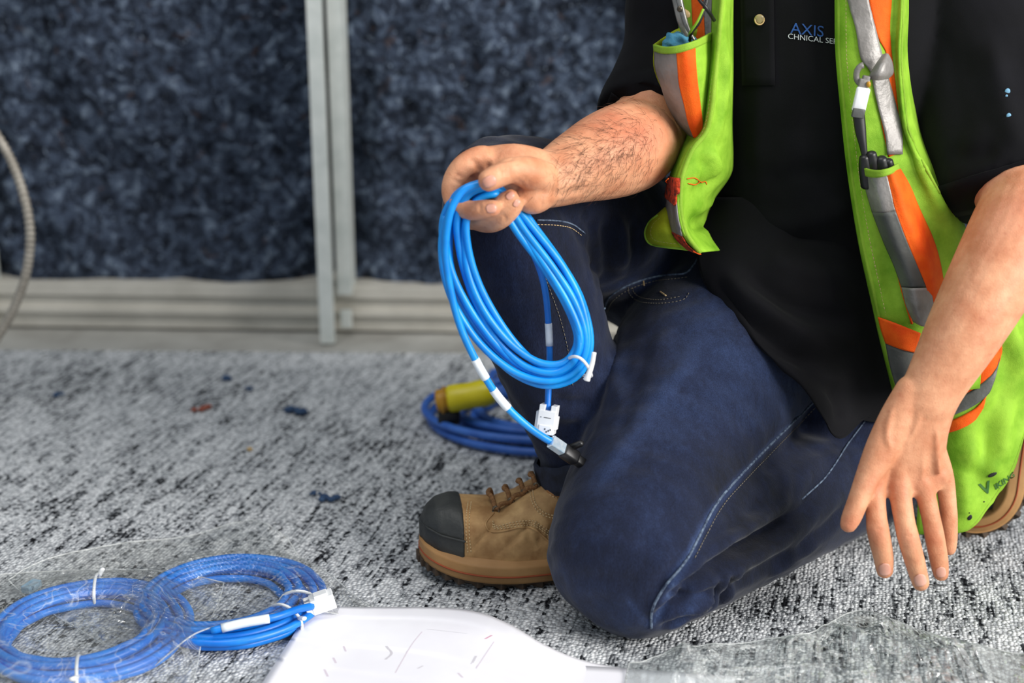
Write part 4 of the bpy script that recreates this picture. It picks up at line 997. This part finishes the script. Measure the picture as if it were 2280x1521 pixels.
t2 = [P(*q) for q in [(1128, 455, 1.330), (1165, 520, 1.333), (1198, 590, 1.333), (1214, 650, 1.333), (1221, 720, 1.330), (1224, 800, 1.325), (1221, 870, 1.318), (1219, 915, 1.312)]]
t2s = spline([list(p) for p in t2], 8); obj('cable_jacket', tube(t2s, .0032, 10), M['cable2'], CAB)  # same cable in darker blue, shade of the rear strand put into its colour
def sleeve(S_, i0, i1, r, m, nm='label_sleeve'): return obj(nm, tube(S_[i0:i1], r, 12), m, CAB)
def seg(S_, p0, p1):   # indices nearest two pixel heights
    pj = []
    for q in S_:
        d = Vector(q)-CAMP; z = d.y*CP-d.z*SP; pj.append(CY-F*((d.y*SP+d.z*CP)/z))
    pj = np.array(pj); return int(np.argmin(abs(pj-p0))), int(np.argmin(abs(pj-p1)))
a, b_ = seg(t1s, 797, 845); sleeve(t1s, a, b_+1, .0043, M['label'])
a, b_ = seg(t1s, 868, 908); sleeve(t1s, a, b_+1, .0043, M['label'])
a, b_ = seg(t2s, 722, 768); sleeve(t2s, a, b_+1, .0036, M['label'])
# clear plug with dark boot at the end of the loose tail
d_ = (P(1290, 1026, 1.30)-P(1232, 986, 1.292)).normalized(); up_ = Vector((0, -.6, .8)); sd = d_.cross(up_).normalized(); up_ = sd.cross(d_)
R_ = Matrix((d_, sd, up_)).transposed()
obj('plug_shape', box(P(1240, 992, 1.292), .017, .0115, .0085, .0008, R_), M['clear'], CAB, False)
obj('plug_boot', join([box(P(1268, 1012, 1.297), .020, .014, .012, .003, R_), box(P(1282, 992, 1.298), .006, .006, .020, .002, R_), box(P(1290, 1028, 1.30), .014, .010, .009, .002, R_)]), M['black'], CAB)
# keystone jack
jc = P(1219, 937, 1.308); R_ = Matrix.Rotation(math.radians(-12), 3, 'Z') @ Matrix.Rotation(math.radians(-14), 3, 'X') @ Matrix.Rotation(math.radians(5), 3, 'Y')
jl = lambda x, y, z: jc+R_ @ Vector((x, y, z))
JK = obj('keystone_jack', join([box(jl(0, 0, -.001), .0175, .018, .0235, .0008, R_), box(jl(-.0058, .001, .0125), .0058, .016, .007, .0006, R_), box(jl(.0058, .001, .0125), .0058, .016, .007, .0006, R_),
    box(jl(-.0098, -.001, -.001), .003, .010, .020, .0008, R_), box(jl(.0095, .001, -.001), .0022, .010, .013, .0006, R_), box(jl(0, -.0090, -.008), .0125, .002, .009, .0005, R_)]), M['white'], CAB, False)
obj('jack_marking', join([box(jl(.001, -.0091, .004), .007, .0003, .0006, 0, R_), box(jl(-.0055, -.0091, .004), .001, .0003, .0008, 0, R_)]+[box(jl(.002+i*.0018, -.0102, -.0095+.0012*((i*7) % 3)), .0012, .0003, .0016, 0, R_) for i in range(-1, 3)]), M['print'], CAB, False)
# cable tie
tie = [P(*q) for q in [(1264, 810, 1.318), (1266, 800, 1.300), (1276, 794, 1.288), (1292, 798, 1.283), (1306, 812, 1.284), (1314, 828, 1.290), (1316, 838, 1.302), (1300, 836, 1.316), (1280, 822, 1.322), (1264, 810, 1.318)]]
tb = obj('cable_tie', tube(spline([list(p) for p in tie], 6), .0015, 8), M['white'], CAB)
obj('cable_tie', loft([(P(1323, 785, 1.285), .0022, .0012), (P(1318, 812, 1.285), .0024, .0014), (P(1309, 838, 1.284), .0030, .003), (P(1306, 846, 1.284), .0036, .003)], (0, 1, 0), 10, 5, .3), M['white'], CAB)
# ================================================================ bagged coils on the floor
def floor_coil(name, cx, cy, r0, r1, n, label, z0, seed, cr=.0040, rx=1.0, ry=1.0, tilt=(0, 0)):
    r = random.Random(seed)
    e = empty(name, (cx, cy, 0), label, 'cable', 'bagged blue cables')
    pts = []
    lay = []
    for k in range(n):
        lay.append((r0+(r1-r0)*((k*4) % n)/(n-1), z0+cr+.0045*((k*5) % 4)))
    K = 26
    for k in range(n):
        a0, z_0 = lay[k]; a1, z_1 = lay[(k+1) % n]
        for j in range(K):
            t = j/K; s = t*t*(3-2*t); R = a0*(1-s)+a1*s+r.uniform(-.0012, .0012); z = z_0*(1-s)+z_1*s
            th = 2*math.pi*t
            x = cx+rx*R*math.cos(th); y = cy+ry*R*math.sin(th)
            pts.append((x, y, z+tilt[0]*(x-cx)+tilt[1]*(y-cy)))
    obj('cable_jacket', tube(spline(pts, 3), cr, 10), M['cable2'], e)
    return e
def band(e, cx, cy, R, th, w, h, rx=1, ry=1, z=0, tilt=(0, 0), name='cable_tie'):
    c = np.array([cx+rx*R*math.cos(th), cy+ry*R*math.sin(th), .012+z]); u = np.array([rx*math.cos(th), ry*math.sin(th), 0]); u /= np.linalg.norm(u)
    c[2] += tilt[0]*(c[0]-cx)+tilt[1]*(c[1]-cy)
    pts = [c+u*w*math.cos(a)+np.array([0, 0, 1])*h*math.sin(a) for a in np.linspace(0, 2*math.pi, 24)]
    obj(name, tube(pts, .0017, 7), M['white'], e)
    top = c+np.array([0, 0, h]); q = np.cross(u, [0, 0, 1])
    obj(name, loft([(Vector(c+u*w*.9+np.array([0, 0, h*.5])), .003, .0022), (Vector(c+u*(w+.006)+q*.003+np.array([0, 0, h*.7])), .0028, .002)], (0, 0, 1), 10, 3, .5), M['white'], e)
c1 = G(190, 1404, .012); c2 = G(505, 1335, .014)
C1 = (c1.x, c1.y); C2 = (c2.x, c2.y)
e1 = floor_coil('bagged_cable', C1[0], C1[1], .062, .100, 9, 'blue cable coil with two white ties, in bag at left edge', .002, 1)
band(e1, *C1, .084, math.radians(98), .021, .016)
band(e1, *C1, .084, math.radians(-78), .021, .016)
e2 = floor_coil('bagged_cable', C2[0], C2[1], .056, .094, 9, 'blue cable coil with white jack, in bag touching the white paper', .003, 2, rx=1.03)
band(e2, *C2, .077, math.radians(-8), .022, .017)
band(e2, *C2, .077, math.radians(-32), .022, .017)
# tail of the coil by the paper with its jack
tj = [G(470, 1405, .026), G(540, 1388, .030), (G(610, 1375, .032)), G(660, 1358, .030), G(695, 1350, .026)]
obj('cable_jacket', tube(spline([list(p) for p in tj], 6), .0038, 9), M['cable2'], e2)
sl_ = spline([list(p) for p in tj], 6); obj('label_sleeve', tube(sl_[2:12], .0046, 9), M['label'], e2)
R_ = Matrix.Rotation(math.radians(15), 3, 'Z') @ Matrix.Rotation(math.radians(-14), 3, 'Y')
jc = G(718, 1340, .026); jl = lambda x, y, z: jc+R_ @ Vector((x, y, z))
obj('keystone_jack', join([box(jl(0, 0, 0), .024, .016, .016, .001, R_), box(jl(-.014, -.005, 0), .008, .005, .014, .0008, R_), box(jl(-.014, .005, 0), .008, .005, .014, .0008, R_), box(jl(0, 0, .009), .014, .010, .003, .0006, R_)]), M['white'], e2, False)
# clear block added in place of a warm reflection on the first bag
for (px, py) in [(70, 1306)]:
    h = G(px, py, .012)
    obj('plug_shape', join([box(h, .020, .011, .008, .001, Matrix.Rotation(.5+px*.01, 3, 'Z')), box(h+Vector((.004, -.003, .003)), .009, .008, .004, .0005, Matrix.Rotation(.5+px*.01, 3, 'Z'))]), M['clear'], e1, False)

def coons(top, bottom, left, right, nu, nv, zf):
    """film patch on the floor from four pixel edges; zf(x,y,u,v) gives its height"""
    rs = lambda A, n: np.array([spline(A, 12)[int(round(i*(len(A)-1)*12/n))] for i in range(n+1)])
    T_, B_, L_, R_ = rs(top, nu), rs(bottom, nu), rs(left, nv), rs(right, nv)
    v = []
    for i in range(nv+1):
        b = i/nv
        for j in range(nu+1):
            a = j/nu
            q = (1-b)*T_[j]+b*B_[j]+(1-a)*L_[i]+a*R_[i]-((1-a)*(1-b)*T_[0]+a*(1-b)*T_[-1]+(1-a)*b*B_[0]+a*b*B_[-1])
            g = G(q[0], q[1], 0); z = zf(g.x, g.y, a, b)
            g = G(q[0], q[1], z) if False else Vector((g.x, g.y, z))
            v.append(list(g))
    f = [(i*(nu+1)+j, i*(nu+1)+j+1, (i+1)*(nu+1)+j+1, (i+1)*(nu+1)+j) for i in range(nv) for j in range(nu)]
    return np.array(v), f
def ringh(x, y, c, r, w, h):
    d = abs(math.hypot(x-c[0], y-c[1])-r); return h*math.exp(-(d/w)**2.6)
def inside(x, y, c, r): return 1/(1+math.exp((math.hypot(x-c[0], y-c[1])-r)/.008))
class Crumple:
    """creased height noise: folded ridges in random directions"""
    def __init__(s, seed, n=9, fr=(18, 60)):
        r = random.Random(seed); s.k = [(r.uniform(0, 3.14), r.uniform(*fr), r.uniform(0, 6.3), r.uniform(-9, 9), r.uniform(-9, 9)) for _ in range(n)]
    def __call__(s, x, y):
        h = 0
        for a, f, p, wx, wy in s.k:
            q = (x*math.cos(a)+y*math.sin(a))*f+p+.8*math.sin(wx*x*3+wy*y*3)
            h += (1-abs(math.sin(q)))**3*(20/f)**.5
        return h/len(s.k)
def bag(name, edges, coil, r, w, h, seed, label, cat, m, amp=.030, n=(150, 100), base=.003, group=None, lift=0.0):
    cr = Crumple(seed)
    def zf(x, y, u, v):
        ed = min(u, 1-u, v, 1-v)*8; ed = min(1, ed)
        z = base+amp*cr(x, y)*(.35+.65*ed)
        z += lift*math.exp(-(v/.10)**2)*(.6+.4*math.sin(u*9))
        if coil: z = max(z, ringh(x, y, coil, r, w, h)+.002+amp*.18*cr(x, y), inside(x, y, coil, r)*(h*.55)+amp*.6*cr(x, y))
        return z
    vf = coons(*edges, n[0], n[1], zf)
    o = obj(name, vf, m); tag(o, label, cat, group)
    k = n[0]+1; vv = vf[0]
    rim = [vv[j] for j in range(k)]+[vv[i*k+k-1] for i in range(1, n[1]+1)]+[vv[n[1]*k+j] for j in range(k-2, -1, -1)]+[vv[i*k] for i in range(n[1]-1, -1, -1)]
    obj('sealed_edge', tube(rim[::2], .0009, 5), M['film_edge'], o)
    return o
bag('plastic_bag', ([(20, 1316), (130, 1272), (300, 1226), (430, 1206), (560, 1190), (640, 1222)], [(330, 1500), (440, 1465), (560, 1440), (640, 1420), (720, 1396), (830, 1360)], [(20, 1316), (110, 1370), (210, 1430), (330, 1500)], [(640, 1222), (690, 1268), (750, 1308), (830, 1360)]),
    C2, .077, .036, .027, 21, 'crinkled clear plastic bag around the cable coil near the paper', 'bag', M['film'], group='clear cable bags', lift=.014)
bag('plastic_bag', ([(-260, 1330), (-60, 1306), (120, 1286), (300, 1290), (500, 1316)], [(-300, 1640), (-100, 1650), (100, 1640), (260, 1610), (425, 1560)], [(-260, 1330), (-290, 1420), (-310, 1530), (-300, 1640)], [(500, 1316), (478, 1390), (450, 1460), (425, 1560)]),
    C1, .084, .040, .027, 33, 'crinkled clear plastic bag around the cable coil at the left edge', 'bag', M['film'], group='clear cable bags', base=.005, lift=.006)
bag('plastic_bag', ([(1400, 1492), (1520, 1458), (1660, 1440), (1800, 1424), (1895, 1372), (1990, 1398), (2110, 1438), (2330, 1478)], [(1380, 1640), (1600, 1660), (1900, 1690), (2200, 1680), (2420, 1660)], [(1400, 1492), (1390, 1540), (1380, 1640)], [(2330, 1478), (2370, 1560), (2420, 1660)]),
    None, 0, 0, 0, 47, 'empty clear plastic bag crumpled on carpet in front of the knee', 'bag', M['film_empty'], amp=.06, n=(170, 80), base=.004)
# ================================================================ paper
def papz(x, y, u, v): return .004+.010*math.exp(-((u-.45)/.28)**2-(v/.30)**2)+.004*math.exp(-((u)/.12)**2)+.0025*math.sin(u*5)*(1-v)
pv = coons([(692, 1368), (800, 1372), (950, 1380), (1060, 1395), (1140, 1420), (1210, 1450), (1300, 1478), (1420, 1498)], [(520, 1640), (800, 1660), (1100, 1690), (1500, 1700)], [(692, 1368), (655, 1430), (610, 1500), (520, 1640)], [(1420, 1498), (1440, 1560), (1470, 1640), (1500, 1700)], 60, 40, papz)
pa = obj('paper_sheet', pv, M['paper']); tag(pa, 'white paper drawing with a curled top edge lying on carpet', 'paper')
s = pa.modifiers.new('s', 'SOLIDIFY'); s.thickness = .0006
PT = bvh(pa.data)
def ink(L, w, m):
    L3 = trace(PT, L, .0007, 6)
    if len(L3) > 1:
        vv, ff = [], []
        for q in L3: vv += [list(q+Vector((-w, 0, 0))), list(q+Vector((w, 0, 0)))]
        ff = [(2*i, 2*i+1, 2*i+3, 2*i+2) for i in range(len(L3)-1)]
        obj('ink_mark', (np.array(vv), ff), m, pa)
for q in [([(1080, 1424), (1095, 1416)], .0012, 'ink_red'), ([(742, 1466), (748, 1478)], .0011, 'ink_pink'), ([(722, 1492), (730, 1508)], .0011, 'ink_pink'), ([(860, 1440), (872, 1456), (858, 1470)], .0012, 'ink_grey'), ([(1060, 1462), (1050, 1480)], .0012, 'ink_grey'),
          ([(1020, 1500), (1030, 1510)], .0010, 'ink_pink'), ([(930, 1490), (942, 1484)], .0009, 'ink_grey'), ([(765, 1440), (770, 1452)], .0009, 'ink_pink'), ([(950, 1402), (1040, 1412)], .0006, 'ink_grey'), ([(940, 1408), (915, 1440), (880, 1500)], .0005, 'ink_pink'), ([(1100, 1430), (1060, 1490)], .0005, 'ink_pink')]: ink(q[0], q[1], M[q[2]])
def pz2(x, y, u, v): return .0015+.0015*math.sin(u*4)
pb = obj('paper_sheet', coons([(1110, 1480), (1300, 1490), (1480, 1500), (1634, 1506)], [(1150, 1680), (1350, 1690), (1550, 1695), (1700, 1690)], [(1110, 1480), (1120, 1560), (1150, 1680)], [(1634, 1506), (1655, 1580), (1700, 1690)], 24, 12, pz2), M['paper'])
tag(pb, 'white paper sheet partly under the empty plastic bag', 'paper')
s = pb.modifiers.new('s', 'SOLIDIFY'); s.thickness = .0006
# ================================================================ extension cord behind the shin
ec = empty('extension_cord', (.04, 1.87, 0), 'coiled royal blue extension cord with yellow connector on carpet', 'cord')
pts = []; NL = 7
for k in range(NL):
    for j in range(18):
        t = j/18; th = 2*math.pi*t+2.4
        R = .088+.055*(((k*2) % 6)/5)+.006*math.sin(th*2+k*1.7)
        z = .006+.0095*(((k*2)+t*2) % 4)*.7
        pts.append((.055+R*1.22*math.cos(th)+.010*math.sin(k*2.1), 1.852+R*1.02*math.sin(th)+.008*math.cos(k*1.7), z))
obj('cord_jacket', tube(spline(pts, 4), .0056, 10), M['cord'], ec)
lead = [P(1098, 872, 1.80), P(1130, 880, 1.80), P(1180, 905, 1.82), P(1230, 940, 1.86)]
obj('cord_jacket', tube(spline([list(p) for p in lead], 6), .0056, 10), M['cord'], ec)
a0, a1 = P(1096, 872, 1.785), P(975, 893, 1.785)
D = (a0-a1).normalized()
obj('connector_body', loft([(a0, .017, .017), (a0-D*.012, .0185, .0185), (a0-D*.030, .0175, .0175), (a0-D*.048, .0185, .0185), (a0-D*.058, .018, .018)], (0, 0, 1), 20, 4, .25), M['yellow'], ec)
obj('connector_collar', loft([(a0-D*.060, .0155, .0155), (a0-D*.074, .0150, .0150)], (0, 0, 1), 20, 4, .2), M['amber'], ec)
obj('connector_ring', tube([a0-D*.066+Vector((0, math.cos(a)*.0165, math.sin(a)*.0165)) for a in np.linspace(0, 6.2832, 24)], .0024, 8), M['amber'], ec)
for dz in (): obj('prong', box(a0-D*.084+Vector((0, .0, dz)), .016, .002, .005, .0003), M['metal'], ec, False)
obj('connector_base', box(P(1000, 925, 1.79), .030, .026, .020, .004), M['black'], ec)
# ================================================================ conduit at the left edge
cp = [P(*q) for q in [(-170, 120, 1.98), (-70, 220, 1.96), (0, 312, 1.95), (42, 400, 1.94), (66, 500, 1.93), (62, 590, 1.93), (38, 670, 1.93), (0, 742, 1.93), (-60, 820, 1.93)]]
cp.append(G(-160, 880, .009))
cs = spline([list(p) for p in cp], 30)
rr = .0064+.0006*np.sign(np.sin(np.arange(len(cs))*1.6))
co_ = obj('flexible_conduit', tube(cs, rr, 12), M['conduit']); tag(co_, 'grey flexible metal conduit curving in at the left edge', 'conduit')
# ================================================================ things in the vest pockets
sc = empty('scissors', P(1520, 90, 1.42), 'steel snips standing in the chest pocket', 'tool')
obj('blade', loft([(P(1545, 88, 1.402), .0014, .002), (P(1530, 60, 1.405), .0022, .002), (P(1518, 20, 1.41), .0030, .002), (P(1508, -20, 1.415), .0034, .002)], (0, 1, 0), 10, 5), M['scissor'], sc)
obj('blade', loft([(P(1528, 80, 1.42), .003, .0016), (P(1518, 45, 1.418), .0048, .0018), (P(1510, 10, 1.418), .005, .002), (P(1503, -30, 1.42), .006, .002)], (0, 1, 0), 10, 5), M['scissor'], sc)
obj('handle', tube([P(1500, -45, 1.42)+Vector((math.cos(a)*.016, 0, math.sin(a)*.022+.02)) for a in np.linspace(0, 6.2832, 24)], .0028, 8), M['black'], sc)
obj('rivet', ellip(P(1514, 20, 1.405), .003, .002, .003), M['metal'], sc)
obj('clip', loft([(P(1520, 22, 1.412), .0022, .0018), (P(1527, 32, 1.410), .0042, .002), (P(1529, 38, 1.410), .0036, .002)], (0, 1, 0), 12, 4, .6), M['beige'], sc)
cl = empty('cloth', P(1510, 100, 1.42), 'crumpled teal cloth stuffed in the chest pocket', 'cloth')
lump = []
for q in [(1505, 98, 1.425, .014, .012), (1522, 95, 1.425, .013, .010), (1496, 104, 1.425, .010, .010), (1514, 88, 1.432, .013, .008)]: lump.append(ellip(P(*q[:3]), q[3], .010, q[4]))
me = union('cloth_body', lump, .002, 4); co = coords(me); nr = normals(me)
setco(me, co+nr*(.0012*np.sin(co[:, 0]*500+co[:, 2]*300)+.0010*np.sin(co[:, 2]*700+co[:, 0]*200))[:, None])
link('cloth_body', me, M['blue_cloth'], cl)
lan = empty('lanyard', P(1560, 40, 1.40), 'thin black and green cords crossing above the chest pocket', 'cord')
obj('cord', tube(spline([list(P(*q)) for q in [(1582, -50, 1.41), (1574, 0, 1.40), (1568, 20, 1.396), (1556, 50, 1.395), (1540, 72, 1.40), (1536, 90, 1.41)]], 6), .0018, 8), M['black'], lan)
obj('cord', tube(spline([list(P(*q)) for q in [(1548, -20, 1.41), (1558, 0, 1.40), (1570, 15, 1.395), (1582, 32, 1.40), (1590, 45, 1.415)]], 6), .0019, 8), M['black'], lan)
obj('cord', tube(spline([list(P(*q)) for q in [(1566, 20, 1.3945), (1553, 48, 1.3935), (1538, 70, 1.398), (1534, 80, 1.41)]], 6), .0012, 8), M['lime'], lan)
tg_ = empty('marker_tag', P(1917, 230, 1.39), 'white tag clipped to the grey tape above the pen pocket', 'tag')
R_ = Matrix.Rotation(.16, 3, 'Y')
obj('tag_body', box(P(1917, 222, 1.386), .0135, .005, .024, .002, R_), M['white'], tg_)
obj('clip', join([box(P(1922, 192, 1.388), .010, .006, .014, .0012, R_), box(P(1927, 180, 1.390), .007, .006, .010, .001, R_)]), M['silver'], tg_)
obj('ring', tube([P(1921, 166, 1.392)+Vector((math.cos(a)*.0062, 0, math.sin(a)*.009)) for a in np.linspace(1.6, 5.6, 12)], .0030, 8), M['silver'], tg_)
obj('pin', ellip(P(1934, 188, 1.384), .0022, .002, .003), M['amber'], tg_)
pl = empty('pliers', P(1945, 365, 1.38), 'black handled pliers and pens in the pen pocket', 'tool')
obj('strap', loft([(P(1911, 246, 1.386), .006, .003), (P(1916, 290, 1.384), .0055, .003), (P(1921, 320, 1.383), .004, .003), (P(1926, 350, 1.383), .003, .003)], (0, 1, 0), 12, 5, .3), M['black'], pl)
obj('buckle', box(P(1911, 252, 1.384), .012, .005, .009, .001, R_), M['silver_dark'], pl)
for q in [(1924, 352, .0062), (1940, 344, .0066), (1962, 356, .0075), (1978, 360, .006)]:
    obj('handle', loft([(P(q[0]+6, q[1]+60, 1.386), q[2], q[2]), (P(q[0]+2, q[1]+20, 1.383), q[2], q[2]), (P(q[0], q[1], 1.381), q[2]*.8, q[2]*.8)], (0, 1, 0), 12, 5, .7), M['black'], pl)
# ================================================================ scraps on the carpet
def scrap(px, py, s, m, label, seed):
    r = random.Random(seed); g = G(px, py, .003); parts = []
    for k in range(5): parts.append(ellip(g+Vector((r.uniform(-1, 1)*s, r.uniform(-.8, .8)*s, r.uniform(0, .5)*s*.5)), s*r.uniform(.4, .9), s*r.uniform(.3, .6), s*.35, 9, 6))
    o = obj('insulation_scrap', join(parts), M[m]); tag(o, label, 'scrap', 'fluff scraps on the carpet')
scrap(662, 918, .013, 'scrap_blue', 'largest blue fluff scrap on carpet near the stud', 1)
scrap(448, 910, .009, 'scrap_red', 'rust red fluff scrap on carpet, left of the largest blue scrap', 2)
scrap(733, 1110, .009, 'scrap_blue', 'blue fluff scrap on carpet, nearest the boot', 3)
scrap(128, 880, .006, 'scrap_blue', 'small blue fluff scrap on carpet near the conduit', 4)
scrap(500, 842, .008, 'scrap_blue', 'pale blue fluff scrap on carpet below the wall track', 5)
scrap(553, 866, .006, 'scrap_blue', 'dark blue fluff speck on carpet behind the rust red scrap', 6)
scrap(704, 1098, .005, 'scrap_blue', 'tiny blue fluff speck beside the scrap nearest the boot', 7)
tg2 = obj('loose_thread', tube(spline([list(G(2052, 1299, .002)), list(G(2070, 1302, .003)), list(G(2084, 1303, .002)), list(G(2106, 1303, .0015))], 5), .0006, 6), M['black']); tag(tg2, 'short black thread on carpet below the fingertips', 'thread')
tg3 = obj('foam_crumb', ellip(G(556, 1000, .003), .0042, .003, .003, 9, 6), M['beige']); tag(tg3, 'tiny beige crumb alone on the open carpet', 'crumb')
